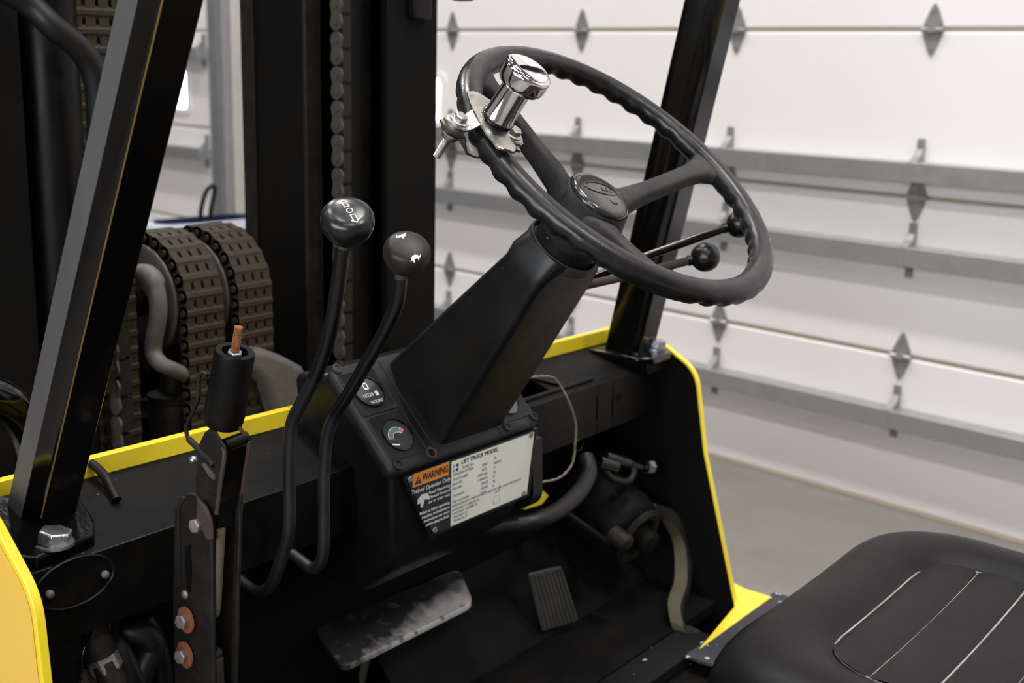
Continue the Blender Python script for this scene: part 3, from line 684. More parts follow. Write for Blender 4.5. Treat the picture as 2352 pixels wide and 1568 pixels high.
# --- seat
def make_seat():
    x0, x1, y1, y0 = .885, 1.385, .500, -.03
    root = empty('seat', ((x0 + x1) / 2, .24, .76), truck, label='black vinyl seat with stitched cross grooves')
    cx_, cy_ = (x0 + x1) / 2, (y0 + y1) / 2; hx_, hy_ = (x1 - x0) / 2, (y1 - y0) / 2
    n = 72; rings = []
    def rrect(hx, hy, r, k):
        # n points round a rounded rectangle, parametrised by length
        pts = []; segs = []
        P_ = []
        for (sx_, sy_, a0) in ((1, 1, 0), (-1, 1, 90), (-1, -1, 180), (1, -1, 270)):
            for j in range(9):
                a = math.radians(a0 + 90 * j / 8); P_.append(V((sx_ * (hx - r) + r * math.cos(a), sy_ * (hy - r) + r * math.sin(a), 0)))
        P_.append(P_[0]); L_ = [0]
        for i in range(1, len(P_)): L_.append(L_[-1] + (P_[i] - P_[i - 1]).length)
        for i in range(k):
            t = L_[-1] * i / k; j = max(q for q in range(len(L_)) if L_[q] <= t + 1e-9); j = min(j, len(P_) - 2)
            f = (t - L_[j]) / max(L_[j + 1] - L_[j], 1e-9); pts.append(P_[j].lerp(P_[j + 1], f))
        return pts
    zt_ = .955
    def zsurf(x, y):     # slight pitch: front edge high, dished middle
        u_ = (x - cx_) / hx_; v_ = (y - cy_) / hy_
        return zt_ - .010 * (1 - u_ * u_) - .02 * (1 - v_) * .5
    prof = [(0.000, -.115, .100), (-.004, -.085, .100), (-.002, -.050, .100), (.006, -.026, .10), (.020, -.009, .095), (.040, -.001, .09), (.060, .001, .085), (.078, -.003, .075), (.090, -.010, .065), (.096, -.013, .06), (.104, -.011, .055)]
    secs = []
    for ins, dz, r in prof:
        ring_ = rrect(hx_ - ins, hy_ - ins, r, n)
        secs.append([V((cx_ + p.x, cy_ + p.y, zsurf(cx_ + p.x, cy_ + p.y) + dz)) for p in ring_])
    obj('cushion', MB().loft(secs, cap=False), 'vinyl', root, smooth=60, sub=1)
    # fluted centre panel
    ins = .096; px0, px1, py0, py1 = x0 + ins, x1 - ins, y0 + ins, y1 - ins
    gy = [py1 - .052 * k for k in range(1, 8)]
    nx, ny = 40, 120; vs = []; fs = []
    for j in range(ny + 1):
        y = py0 + (py1 - py0) * j / ny
        for i in range(nx + 1):
            x = px0 + (px1 - px0) * i / nx
            # pull the corners in to the rounded outline
            r = .055; xx = x; dy = max(0, (r - (py1 - y)), (r - (y - py0)))
            lim = r - math.sqrt(max(0, r * r - min(dy, r) ** 2)); half = (px1 - px0) / 2
            xx = cx_ + (x - cx_) * (half - lim) / half
            d = min(abs(y - g) for g in gy + [py1, py0]); e = min(1, d / .024)
            z = zsurf(xx, y) - .013 + .0045 * math.sqrt(max(0, 1 - (1 - e) ** 2))
            vs.append((xx, y, z))
    for j in range(ny):
        for i in range(nx):
            a = j * (nx + 1) + i; fs.append((a, a + 1, a + nx + 2, a + nx + 1))
    obj('fluted_panel', MB().add(vs, fs), 'vinyl', root, smooth=80)
    for g in gy:
        pts = [V((px0 + .004 + (px1 - px0 - .008) * k / 12, g, zsurf(px0 + (px1 - px0) * k / 12, g) - .0125)) for k in range(13)]
        obj('stitch_line', MB().tube(pts, .0011, 6), 'piping', root, smooth=60)
    ring_ = rrect(hx_ - ins, hy_ - ins, .058, 60)
    obj('piping', MB().tube([V((cx_ + p.x, cy_ + p.y, zsurf(cx_ + p.x, cy_ + p.y) - .0118)) for p in ring_], .0011, 6, closed=True), 'piping', root, smooth=60)
    obj('seat_pan', MB().prism([(x0 + .03, y0 + .03, .70), (x1 - .03, y0 + .03, .70), (x1 - .03, y1 - .04, .70), (x0 + .03, y1 - .04, .70)], (0, 0, .15)), 'black_paint', root, bevel=.01)
make_seat()

# --- console
con = empty('console', (XC, .99, .92), truck, label='black plastic instrument console')
DA = V((.985, .940, .985)); DB = V((.985, 1.050, 1.094)); DN = (DB - DA).cross(V((1, 0, 0))).normalized() * -1
if DN.z < 0: DN = -DN
DV = (DB - DA).normalized(); DU = V((1, 0, 0)); DW = .290; DL = (DB - DA).length
def dp(u, v, h=0): return DA + DU * u + DV * v + DN * h
bodyL = [(.948, .980), (.955, .885), (.975, .842), (1.02, .800), (1.12, .800), (1.12, 1.075), (1.060, 1.085)]
mb = MB()
s1 = [V((.990, y, z)) for y, z in bodyL]; s2 = [V((1.272, y, z)) for y, z in bodyL]
s0 = [V((.9905 + (.0 if z > .95 else (.98 - z) * .12), y, z)) for y, z in bodyL]; s3 = [V((1.2715 - (.0 if z > .95 else (.98 - z) * .12), y, z)) for y, z in bodyL]
mb.loft([s0, s3]); obj('housing', mb, 'plastic_black', con, bevel=.010, seg=4)
# dash plate with overhanging rounded rim
mb = MB()
def rr2(u0, u1, v0, v1, r, h, k=5):
    out = []
    for (cu, cv, a0) in ((u1 - r, v1 - r, 0), (u0 + r, v1 - r, 90), (u0 + r, v0 + r, 180), (u1 - r, v0 + r, 270)):
        for j in range(k + 1):
            a = math.radians(a0 + 90 * j / k); out.append(dp(cu + r * math.cos(a), cv + r * math.sin(a), h))
    return out
mb.loft([rr2(0, DW, 0, DL, .012, -.016), rr2(-.001, DW + .001, -.001, DL, .012, -.006), rr2(.002, DW - .002, .002, DL - .001, .011, -.001), rr2(.007, DW - .007, .007, DL - .004, .009, .0)])
obj('dash_plate', mb, 'plastic_dash', con, smooth=50)
def pd(px, py, h=0): # photo point -> dash coordinates
    q = hit(px, py, dp(0, 0, h), DN) - DA; return q.dot(DU), q.dot(DV)
def gauge(uc, vc, hw, hh, kind):
    g = empty('gauge', dp(uc, vc), con)
    fr = MB(); o_ = rr2(uc - hw, uc + hw, vc - hh, vc + hh, .006, .0002); i_ = rr2(uc - hw + .0012, uc + hw - .0012, vc - hh + .0012, vc + hh - .0012, .005, .0012); j_ = rr2(uc - hw + .002, uc + hw - .002, vc - hh + .002, vc + hh - .002, .005, .0006)
    obj('bezel', fr.loft([o_, i_, j_]), 'plastic_dash', g, smooth=30)
    r = .0215
    obj('bezel_ring', MB().lathe(dp(uc, vc, .0004), DN, [(r + .0015, 0), (r + .0010, .0022), (r, .0024), (r, .0004)], 40, False), 'black_gloss', g, smooth=50)
    obj('dial', MB().lathe(dp(uc, vc, .0006), DN, [(r, 0), (r, .0003), (.0005, .0003)], 40), 'lens', g)
    def arc(r0, r1, a0, a1, h, m, nm):
        a_ = [math.radians(a0 + (a1 - a0) * k / 16) for k in range(17)]
        pts = [dp(uc + r1 * math.cos(a), vc - .006 + r1 * math.sin(a), h) for a in a_] + [dp(uc + r0 * math.cos(a), vc - .006 + r0 * math.sin(a), h) for a in reversed(a_)]
        obj(nm, MB().prism(pts, DN * .0003), m, g)
    def quad(u0, v0, u1, v1, w_, h, m, nm):
        d = V((u1 - u0, v1 - v0, 0)).normalized(); n_ = V((-d.y, d.x, 0)) * w_
        obj(nm, MB().prism([dp(u0 + n_.x, v0 + n_.y, h), dp(u1 + n_.x, v1 + n_.y, h), dp(u1 - n_.x, v1 - n_.y, h), dp(u0 - n_.x, v0 - n_.y, h)], DN * .0003), m, g)
    if kind == 'temp':
        arc(.0092, .0168, 38, 168, .0010, 'mark_white', 'scale_outline')
        arc(.0100, .0160, 58, 166, .0014, 'mark_green', 'scale_green')
        arc(.0102, .0158, 42, 54, .0014, 'mark_red', 'scale_red')
        quad(uc - .017, vc - .010, uc - .006, vc - .0135, .0007, .0012, 'mark_cream', 'needle')
    elif kind == 'hour':
        # half-hidden window outline and figures
        for a in ((-.003, .012, .003, .012), (.003, .012, .003, .004), (.003, .004, -.003, .004), (-.003, .004, -.003, .012)):
            quad(uc + a[0], vc + a[1], uc + a[2], vc + a[3], .0008, .0011, 'mark_cream', 'window_mark')
        text('16239', dp(uc - .0135, vc - .0075, .0012), DU, DV, .0075, 'mark_white', g, extr=.0001)
        obj('hours_box', MB().prism([dp(uc + .0085, vc - .0082, .001), dp(uc + .0135, vc - .0082, .001), dp(uc + .0135, vc - .0015, .001), dp(uc + .0085, vc - .0015, .001)], DN * .0003), 'mark_white', g)
        text('HOURS', dp(uc - .0065, vc - .0175, .0012), DU, DV, .0062, 'mark_white', g, extr=.0001)
    return g
g2 = pd(912, 999); g1 = pd(845, 900)
gauge(g2[0], g2[1], .0315, .0315, 'temp')
gauge(g1[0], g1[1], .0315, .0315, 'hour')
gauge(DW - g2[0], g2[1], .0315, .0315, 'plain')
gauge(DW - g1[0], g1[1], .0315, .0315, 'plain')
for q in ((913, 1070), (1165, 982), (1225, 957), (773, 848)):
    u_, v_ = pd(*q); u_ = min(max(u_, .009), DW - .009); v_ = max(v_, .009)
    obj('screw', MB().lathe(dp(u_, v_, .0003), DN, [(.0068, 0), (.0064, .0026), (.0045, .0030), (.0040, .0014), (.0005, .0014)], 20), 'rust_dark' if q[0] == 773 else 'plastic_dash', con, smooth=40)
u_, v_ = pd(990, 1040)
obj('screw_hole', MB().lathe(dp(u_, v_, .0003), DN, [(.0085, 0), (.0078, .0016), (.0048, .0010)], 24, False), 'rust_dark', con, smooth=40, label='empty ringed screw hole')
obj('screw_hole_core', MB().lathe(dp(u_, v_, .0004), DN, [(.0048, 0), (.0045, .0004)], 20), 'black_dark', con)
for s_ in (0, 1):
    uu = g2[0] + .043 if not s_ else DW - g2[0] - .043
    obj('panel_edge', MB().tube([dp(uu, .004, .0003), dp(uu, DL - .006, .0003)], .0012, 6), 'plastic_dash', con)

# data plate
PT, PB = V((0, .9455, .972)), V((0, .9400, .882))
PN = V((0, -1, -.06)).normalized(); 
p_tl, p_tr = hit(929, 1094, PT, PN), hit(1226, 989, PT, PN); p_bl, p_br = hit(993, 1232, PT, PN), hit(1208, 1131, PT, PN)
p_tl.z = p_tr.z = (p_tl.z + p_tr.z) / 2; p_bl.z = p_br.z = (p_bl.z + p_br.z) / 2
PU = V((1, 0, 0)); PV = PU.cross(PN) * 1
if PV.z < 0: PV = -PV
def onp(p, h): return hit_plane(p) + PN * h
plate = obj('data_plate', MB().prism([p_tl + PN * 0, p_tr + PN * 0, p_br + PN * 0, p_bl + PN * 0], PN * .0016), 'label_green', con, bevel=.0004, label='trapezoid warning and capacity plate with four rivets')
plate.parent = con
# frame of the recess
def lerp(a, b, t): return a + (b - a) * t
cxp = (p_tl + p_tr + p_bl + p_br) / 4
outer = [p + (p - cxp).normalized() * .006 for p in (p_tl, p_tr, p_br, p_bl)]; inner = [p + (p - cxp).normalized() * .0006 for p in (p_tl, p_tr, p_br, p_bl)]
mb = MB(); mb.loft([[p - PN * .012 for p in outer], [p + PN * .0022 for p in outer], [p + PN * .0024 for p in [i_ + (o_ - i_) * .3 for i_, o_ in zip(inner, outer)]], [p + PN * .0005 for p in inner], [p - PN * .004 for p in inner]], cap=False)
obj('plate_surround', mb, 'plastic_black', con, smooth=30)
def pq(px, py, h=.0018): return hit(px, py, p_tl + PN * h, PN)
W1, W2 = pq(1037, 1060), pq(1055, 1205)
wt = [V((W1.x, 0, 0)), ]
def plx(x, z, h=.0018):   # point on plate plane at given x,z
    base = p_tl + PN * h; y = base.y - (PN.z * (z - base.z)) / PN.y; return V((x, y, z))
zT, zB = p_tl.z, p_bl.z
xl_t = W1.x
obj('white_field', MB().prism([plx(xl_t, zT - .0015), plx(p_tr.x - .0015, zT - .0015), plx(p_br.x - .001, zB + .0015), plx(xl_t + .006, zB + .0015)], PN * .0003), 'label_white', plate)
a, b, c, d = pq(949, 1089), pq(1032, 1058), pq(1036, 1087), pq(955, 1118)
zo1, zo2 = (a.z + b.z) / 2, (c.z + d.z) / 2
obj('warning_field', MB().prism([plx(a.x, zo1), plx(b.x, zo1), plx(b.x, zo2), plx(a.x, zo2)], PN * .0003), 'label_orange', plate)
TH = .0026
tx = a.x
obj('warning_triangle', MB().prism([plx(tx + .003, zo2 + .003, TH - .0003), plx(tx + .015, zo2 + .003, TH - .0003), plx(tx + .009, zo2 + .0135, TH - .0003)], PN * .0003), 'mark_dark', plate)
text('!', plx(tx + .0079, zo2 + .0042, TH + .0001), PU, PV, .0095, 'label_orange', plate)
text('WARNING', plx(tx + .0165, zo2 + .0045, TH), PU, PV, .0140, 'mark_dark', plate, fit=b.x - tx - .0185)
lx = tx
def line(s_, dz, size, m='mark_white', x=None, sx=1.): text(s_, plx(lx if x is None else x, zo2 - dz, TH), PU, PV, size, m, plate, fit=xl_t - .0015 + .004 * min(dz / .08, 1) - (lx if x is None else x))
line('Trained Operator Only', .0085, .0080, x=lx - .002, sx=.98)
# pointing hand holding a booklet
hx0, hz0 = lx + .010, zo2 - .030
obj('manual_symbol', MB().prism([plx(hx0, hz0 + .012, TH - .0003), plx(hx0 + .007, hz0 + .017, TH - .0003), plx(hx0 + .018, hz0 + .016, TH - .0003), plx(hx0 + .023, hz0 + .006, TH - .0003), plx(hx0 + .013, hz0 + .009, TH - .0003), plx(hx0 + .010, hz0, TH - .0003), plx(hx0 + .006, hz0, TH - .0003), plx(hx0 + .006, hz0 + .006, TH - .0003), plx(hx0, hz0 + .006, TH - .0003)], PN * .0003), 'mark_white', plate)
for k, s_ in enumerate(('Read Operating', 'Manual located', 'on or near seat')): line(s_, (.0165 + .0062 * k), .0056, x=lx + .0300, sx=.90)
for k, s_ in enumerate(('Failure to follow operating,', 'inspection, and maintenance', 'instructions can cause', 'serious injury or death.')): line(s_, .040 + .0062 * k, .0056, x=lx + .0150 + .0042 * k, sx=1)
wx = xl_t + .003
def wl(s_, x, dz, size, m='mark_grey', sx=1.): text(s_, plx(wx + x, zT - dz, TH), PU, PV, size, m, plate, sx=sx)
wl('LIFT TRUCK MODEL', .016, .0095, .0082, 'mark_dark')
for (x, dz) in ((.0, .0065), (.0, .0125)):
    for f_, m_ in ((x, 'mark_dark'), (x + .0065, 'mark_dark')):
        hol = (f_ == x)
        obj('check_box', MB().prism([plx(wx + f_, zT - dz, TH - .0004), plx(wx + f_ + .004, zT - dz, TH - .0004), plx(wx + f_ + .004, zT - dz - .004, TH - .0004), plx(wx + f_, zT - dz - .004, TH - .0004)], PN * .0003), m_ if not hol else 'mark_grey', plate)
wl('Serial no.', .018, .0160, .0060)
for k, s_ in enumerate(('Attachment/Type', 'Truck weight', 'Back tilt', 'Tire size')): wl(s_, .001, .0215 + .0065 * k, .0056)
wl('Pneumatic', .004, .0505, .0052)
for k, s_ in enumerate(('2000', '30.0', '1500 mm', '1 3000 lb', '100.00', '100.00', '10.00')): wl(s_, .058 - (.008 if k in (2, 3) else 0), .0235 + .0065 * k, .0056)
for k, s_ in enumerate(('lb', 'kg/mm', 'in', 'kg', 'lb', 'kg', 'in')): wl(s_, .083, .0195 + .0065 * k, .0056)
wl('This truck with', .002, .0590, .0054)
wl('RATED CAPACITY WITH UPRIGHT VERTICAL AND CAPACITIES BELOW', .002, .0645, .0046, 'mark_grey', .98)
for k, s_ in enumerate(('Load height  A', 'Load center  B', 'Capacity at  C', 'Maximum  D')): wl(s_, .002 + .002 * k, .0700 + .0052 * k, .0050)
for k, s_ in enumerate(('100.200  B', '10000  B')): wl(s_, .034, .0700 + .0052 * k, .0052)
bxu = wx + .088
for (x_, z_, w__, h__) in ((0, .068, .011, .0008), (.0102, .059, .0008, .009), (.001, .0735, .010, .0005), (0, .0845, .013, .0005), (.0125, .0745, .0005, .010), (0, .0745, .0005, .010)):
    obj('diagram_line', MB().prism([plx(bxu + x_, zT - z_, TH - .0004), plx(bxu + x_ + w__, zT - z_, TH - .0004), plx(bxu + x_ + w__, zT - z_ - h__, TH - .0004), plx(bxu + x_, zT - z_ - h__, TH - .0004)], PN * .0003), 'mark_dark' if z_ < .07 else 'mark_grey', plate)
for q in ((943, 1100), (1219, 998), (999, 1216), (1202, 1133)):
    p = pq(*q, .0018); obj('rivet', MB().lathe(p, PN, [(.0042, 0), (.0038, .0014), (.0020, .0018), (.0016, .0008), (.0004, .0008)], 18), 'bolt_dull', plate, smooth=50)
obj('side_pocket', MB().prism(rounded([(1.276, .955, .955), (1.276, .950, .862), (1.276, .985, .845), (1.276, 1.04, .850), (1.276, 1.04, .955)], [1, 2], .02), (.022, 0, 0)), 'plastic_black', con, bevel=.004)

# --- steering column shroud
WC = V((1.135, .739, 1.349)); WN = V((0, -.615, .788)).normalized(); WU = V((1, 0, 0)); WW = WN.cross(WU)
def wp(u, v, s=0): return WC + WU * u + WW * v - WN * s
def rquad(c4, r, k=4):
    return [V(p) for p in rounded([tuple(p) for p in c4], [0, 1, 2, 3], r, k)]
col = empty('steering_column', WC - WN * .2, truck)
def shsec(xl, xr, rear, front, r): return rquad([V((xl, *front)), V((xr, *front)), V((xr, *rear)), V((xl, *rear))], r)
secs = [shsec(1.080, 1.210, (.966, .972), (1.060, 1.066), .008),
        shsec(1.080, 1.208, (.949, .998), (1.041, 1.088), .012),
        shsec(1.079, 1.205, (.878, 1.105), (.945, 1.172), .012),
        shsec(1.077, 1.201, (.810, 1.207), (.856, 1.248), .012),
        shsec(1.080, 1.196, (.799, 1.220), (.850, 1.262), .014),
        shsec(1.090, 1.184, (.784, 1.236), (.838, 1.278), .024)]
obj('shroud', MB().loft(secs), 'plastic_black', col, smooth=38)
obj('collar_ring', MB().lathe(WC - WN * .126, WN, [(.0455, 0), (.0455, .008), (.0435, .0105), (.0415, .008), (.041, -.006)], 40, False), 'hub_plastic', col, smooth=50)
obj('switch_cup', MB().lathe(WC - WN * .126, WN, [(.0405, 0), (.036, .018), (.030, .030)], 40), 'black_dusty', col, smooth=50)
# flange where shroud meets the dash
# --- steering wheel
sw = empty('steering_wheel', WC, truck, label='black three-spoke steering wheel with finger grips')
R0, RT = .1905, .0142
n1, n2 = 360, 20; secs = []
for i in range(n1):
    th = 2 * PI * i / n1; cdir = WU * math.cos(th) + WW * math.sin(th); sec = []
    spk = min(abs(((math.degrees(th) - a + 180) % 360) - 180) for a in (122, -3, -128))
    grip = max(0, min(1, (spk - 11) / 6))
    w_ = .5 + .5 * math.cos(th * 46)
    for j in range(n2):
        ph = 2 * PI * j / n2
        k = max(0, min(1, .30 - 1.1 * math.sin(ph) - .15 * math.cos(ph)))          # the under side carries the grips
        r = RT * (1 + .05 * math.cos(2 * ph)) - .0030 * grip * w_ * k ** .7
        sec.append(WC + cdir * (R0 + r * math.cos(ph)) + WN * (r * math.sin(ph)))
    secs.append(sec)
obj('rim', MB().loft(secs, closed=True), 'rubber_rim', sw, smooth=80)
def spoke(ang):
    a = math.radians(ang); d = WU * math.cos(a) + WW * math.sin(a); t = WN.cross(d)
    secs = []
    for (r, s_, hw, ht) in ((.020, .070, .026, .020), (.040, .064, .021, .018), (.055, .052, .0145, .0145), (.085, .040, .0115, .0125), (.120, .026, .0112, .0115), (.150, .014, .0118, .0112), (.167, .007, .0150, .0105), (.178, .003, .0235, .0100), (.188, .001, .034, .0085)):
        sec = []
        for k in range(16):
            b = 2 * PI * k / 16; cb, sb = math.cos(b), math.sin(b); e = .55
            x_, y_ = math.copysign(abs(cb) ** e, cb) * hw, math.copysign(abs(sb) ** e, sb) * ht
            sec.append(WC + d * (r - (abs(x_) ** 2 * .8 if r > .17 else 0)) + t * x_ + WN * (y_ - s_))
        secs.append(sec)
    obj('spoke', MB().loft(secs), 'hub_plastic', sw, smooth=60)
for a in (122, -3, -128): spoke(a)
obj('hub', MB().lathe(WC, WN, [(.026, -.122), (.031, -.112), (.040, -.100), (.0475, -.085), (.0455, -.066), (.0415, -.052), (.0400, -.045), (.0385, -.0425), (.0375, -.0445), (.030, -.0445)], 48), 'hub_plastic', sw, smooth=60)
cap = obj('horn_cap', MB().lathe(WC, WN, [(.0372, -.0450), (.0372, -.0400), (.0355, -.0372), (.030, -.0358), (.015, -.0345), (.0005, -.0342)], 48), 'cap_gloss', sw, smooth=60)
# raised oval and worn raised marks on the cap
def capp(u, v, h=0):
    rr_ = math.hypot(u, v); s_ = .0342 + (.0016 * (rr_ / .030) ** 2); return wp(u, v, s_ - h)
ov = [capp(.002 + .024 * math.cos(2 * PI * k / 40), .006 + .0095 * math.sin(2 * PI * k / 40), .0003) for k in range(40)]
emb = []
rot = math.radians(-20)
def emboss(pts, nm='raised_mark', r=.0006, closed=True):
    emb.append(MB().tube([capp(u * math.cos(rot) - v * math.sin(rot), u * math.sin(rot) + v * math.cos(rot), .0003) for u, v in pts], r, 6, closed=closed)); obj(nm, emb[-1], 'cap_gloss', sw, smooth=60)
emboss([(.0 + .024 * math.cos(2 * PI * k / 40), .006 + .0095 * math.sin(2 * PI * k / 40)) for k in range(40)])
for xx in (.000, .006, .012): emboss([(xx, .002), (xx + .002, .010), (xx + .004, .002)], closed=False)
emboss([(.004, -.012), (.006, -.017), (.013, -.017), (.014, -.012)], closed=False)

# --- spinner knob clamped on the wheel rim
ka = math.radians(160); KR = WC + (WU * math.cos(ka) + WW * math.sin(ka)) * R0
kd = (WU * math.cos(ka) + WW * math.sin(ka)); kt = WN.cross(kd)
kn = empty('spinner_knob', KR, None, label='chrome spinner knob with bolted clamp on the steering wheel rim', category='knob')
KA = WN.copy()
KB = KR + WN * .0235 - kd * .006
obj('stem', MB().lathe(KB, KA, [(.0165, 0), (.0165, .003), (.0158, .004), (.0155, .046)], 40), 'chrome', kn, smooth=40)
obj('knob_head', MB().lathe(KB + KA * .041, KA, [(.0150, 0), (.0225, .001), (.0245, .004), (.0252, .008), (.0252, .0170), (.0246, .0195), (.0232, .0210), (.0220, .0212), (.0216, .0220), (.0205, .0228), (.0160, .0236), (.008, .0241), (.0003, .0242)], 56), 'chrome', kn, smooth=40)
obj('seal_ring', MB().lathe(KB - KA * .0015, KA, [(.0178, 0), (.0178, .003), (.0160, .003)], 36), 'black_gloss', kn, smooth=40)
def kp(a, b, h): return KR + kd * a + kt * b + WN * h   # a: outward from wheel centre, b: along the rim
# bent saddle plate: strip along the rim, ears across it
secs = []
for (b, hw, h) in ((-.046, .006, .0185), (-.044, .011, .0185), (-.036, .0145, .0200), (-.024, .0145, .0175), (-.014, .017, .0190), (0, .020, .0215), (.014, .017, .0190), (.024, .0145, .0175), (.036, .0145, .0200), (.044, .011, .0185), (.046, .006, .0185)):
    secs.append([kp(-hw, b, h), kp(-hw * .5, b, h + .0012), kp(hw * .5, b, h + .0012), kp(hw, b, h), kp(hw, b, h - .0022), kp(-hw, b, h - .0022)])
obj('saddle_plate', MB().loft(secs), 'zinc', kn, smooth=50)
secs = []
for (a_, hw, h) in ((-.047, .006, .006), (-.043, .0105, .006), (-.033, .0115, .006), (-.024, .0115, .0100), (-.018, .012, .0185), (0, .013, .0200), (.018, .012, .0185), (.024, .0115, .0100), (.033, .0115, .006), (.043, .0105, .006), (.047, .006, .006)):
    secs.append([kp(a_, -hw, h), kp(a_, hw, h), kp(a_, hw, h - .0025), kp(a_, -hw, h - .0025)])
obj('clamp_ears', MB().loft(secs), 'zinc', kn, smooth=50)
secs = []
for (a_, h) in ((-.046, -.0005), (-.024, -.001), (-.018, -.010), (-.012, -.0175), (0, -.0195), (.012, -.0175), (.018, -.010), (.024, -.001), (.046, -.0005)):
    secs.append([kp(a_, -.011, h), kp(a_, .011, h), kp(a_, .011, h - .0025), kp(a_, -.011, h - .0025)])
obj('under_strap', MB().loft(secs), 'zinc', kn, smooth=50)
for a_, L_ in ((.034, .032), (-.034, .010)):
    b0 = kp(a_, 0, .0062)
    bo = obj('bolt', MB().hexa(b0 + WN * .005, WN, .0072, .0055), 'zinc', kn, bevel=.0004)
    obj('flange', MB().lathe(b0, WN, [(.0125, 0), (.0128, .0015), (.0118, .0028), (.010, .0030), (.0098, .0045), (.0085, .0052)], 28), 'zinc', bo, smooth=40)
    obj('lock_nut', MB().lathe(kp(a_, 0, -.004), -WN, [(.0120, 0), (.0122, .002), (.0090, .0025), (.0085, .008)], 24), 'zinc', bo, smooth=40)
    prof = []
    zz = 0
    while zz < L_: prof += [(.0036, zz), (.0042, zz + .0008)]; zz += .0016
    obj('threaded_shank', MB().lathe(kp(a_, 0, -.006), -WN, prof, 14), 'zinc', bo, smooth=60)

# --- direction and speed levers
def mushroom(c, ax, r, m, parent):
    return obj('knob', MB().lathe(c, ax, [(r * .28, -r * .92), (r * .50, -r * .82), (r * .74, -r * .60), (r * .92, -r * .30), (r * .99, -r * .05), (r, r * .12), (r * .97, r * .30), (r * .89, r * .45), (r * .77, r * .55), (r * .55, r * .61), (r * .25, r * .635), (.0002, r * .64)], 48), m, parent, smooth=60)
def mark(parent, c, ax, u, r, polys, m):
    ax = V(ax).normalized(); u = (V(u) - ax * V(u).dot(ax)).normalized(); v = ax.cross(u)
    def srf(a, b):
        q = min(1, math.hypot(a, b) / r); T_ = [(0, .64), (.25, .635), (.55, .61), (.77, .55), (.89, .45), (.97, .30), (1, .12)]
        h = next(r * (h0 + (h1 - h0) * (q - q0) / (q1 - q0)) for (q0, h0), (q1, h1) in zip(T_, T_[1:]) if q <= q1)
        return c + u * a + v * b + ax * (h + .0005)
    mb = MB()
    for poly in polys:
        bot = [srf(a, b) - ax * .0006 for a, b in poly]; top = [srf(a, b) for a, b in poly]; mb.loft([bot, top])
    obj('symbol', mb, m, parent)
xl1, xl2 = .820, .870
def lever(xp, cpx, pts, m_up, m_lo, split, r, kmat, ax, lab):
    kc = at(*cpx, x=xp); root = empty('lever', at(*pts[-1][:2], x=xp), truck, label=lab)
    P_ = [at(p[0], p[1], x=p[2] if len(p) > 2 else xp) for p in pts]
    sp_ = smooth_path(P_, 7)
    k = split * 7
    obj('shaft', MB().tube(sp_, r, 20), m_up, root, smooth=60)
    if k: obj('sleeve', MB().tube(sp_[:k + 1], r * 1.06, 20), m_lo, root, smooth=60)
    return root, kc
ax1 = V((-.36, -.46, .79)).normalized()
l1, k1 = lever(xl1, (798, 510), [(786, 572), (778, 640), (762, 740), (742, 815), (722, 868), (690, 930), (672, 968), (666, 1010), (664, 1100), (664, 1210), (650, 1270), (627, 1335), (608, 1356), (585, 1358), (560, 1340), (535, 1315)], 'lever_worn', 'lever_sleeve', 4, .0070, 'knob_black', ax1, 'direction lever, left of the two knobs, its shaft ending in a J bend')
kc1 = k1.copy()
mushroom(kc1, ax1, .0262, 'knob_black', l1)
obj('neck', MB().tube([kc1 - ax1 * .012, at(787, 584, x=xl1)], .0055, 14), 'rust_dark', l1, smooth=60)
def arrow(s_, o_):
    # outlined arrow pointing along +s_ of the lever's travel
    P_ = [(.0155, 0), (.0125, .0040), (.0125, .0022), (.0058, .0022), (.0058, -.0022), (.0125, -.0022), (.0125, -.0040)]
    P_ = [(a * s_, b) for a, b in P_]; out = []
    for i in range(len(P_)):
        a = V((*P_[i], 0)); b = V((*P_[(i + 1) % len(P_)], 0)); d = (b - a).normalized() * .0004; n_ = V((-d.y, d.x, 0)).normalized() * .00045
        out.append([(a - d + n_).xy[:], (b + d + n_).xy[:], (b + d - n_).xy[:], (a - d - n_).xy[:]])
    return out
polys = arrow(1, 0) + arrow(-1, 0)
for k in range(16):
    a, b = 2 * PI * k / 16, 2 * PI * (k + 1) / 16
    polys.append([(.0025 * math.cos(a), .0025 * math.sin(a)), (.0034 * math.cos(a), .0034 * math.sin(a)), (.0034 * math.cos(b), .0034 * math.sin(b)), (.0025 * math.cos(b), .0025 * math.sin(b))])
udir = hit(789, 465, kc1 + ax1 * .016, ax1) - hit(817, 505, kc1 + ax1 * .016, ax1)
q = hit(803, 484, kc1 + ax1 * .0165, ax1) - kc1; uu_ = (udir - ax1 * udir.dot(ax1)).normalized(); vv_ = ax1.cross(uu_); a0, b0 = q.dot(uu_), q.dot(vv_)
mark(l1, kc1, ax1, udir, .0262, [[(a + a0, b + b0) for a, b in pl__] for pl__ in polys], 'mark_cream')
ax2 = V((-.34, -.50, .78)).normalized()
l2, k2 = lever(xl2, (934, 583), [(920, 640), (914, 690), (894, 740), (868, 790), (838, 840), (800, 905), (770, 950), (756, 985), (748, 1030), (744, 1110), (744, 1200), (742, 1270), (730, 1300), (715, 1305), (695, 1290), (670, 1272)], 'lever_worn', 'lever_sleeve', 6, .0068, 'knob_worn', ax2, 'speed lever with hare and tortoise marks, right of the two knobs')
kc2 = k2
mushroom(kc2, ax2, .0238, 'knob_worn', l2)
obj('neck', MB().tube([kc2 - ax2 * .010, at(919, 648, x=xl2)], .0066, 14), 'rust_dark', l2, smooth=60)
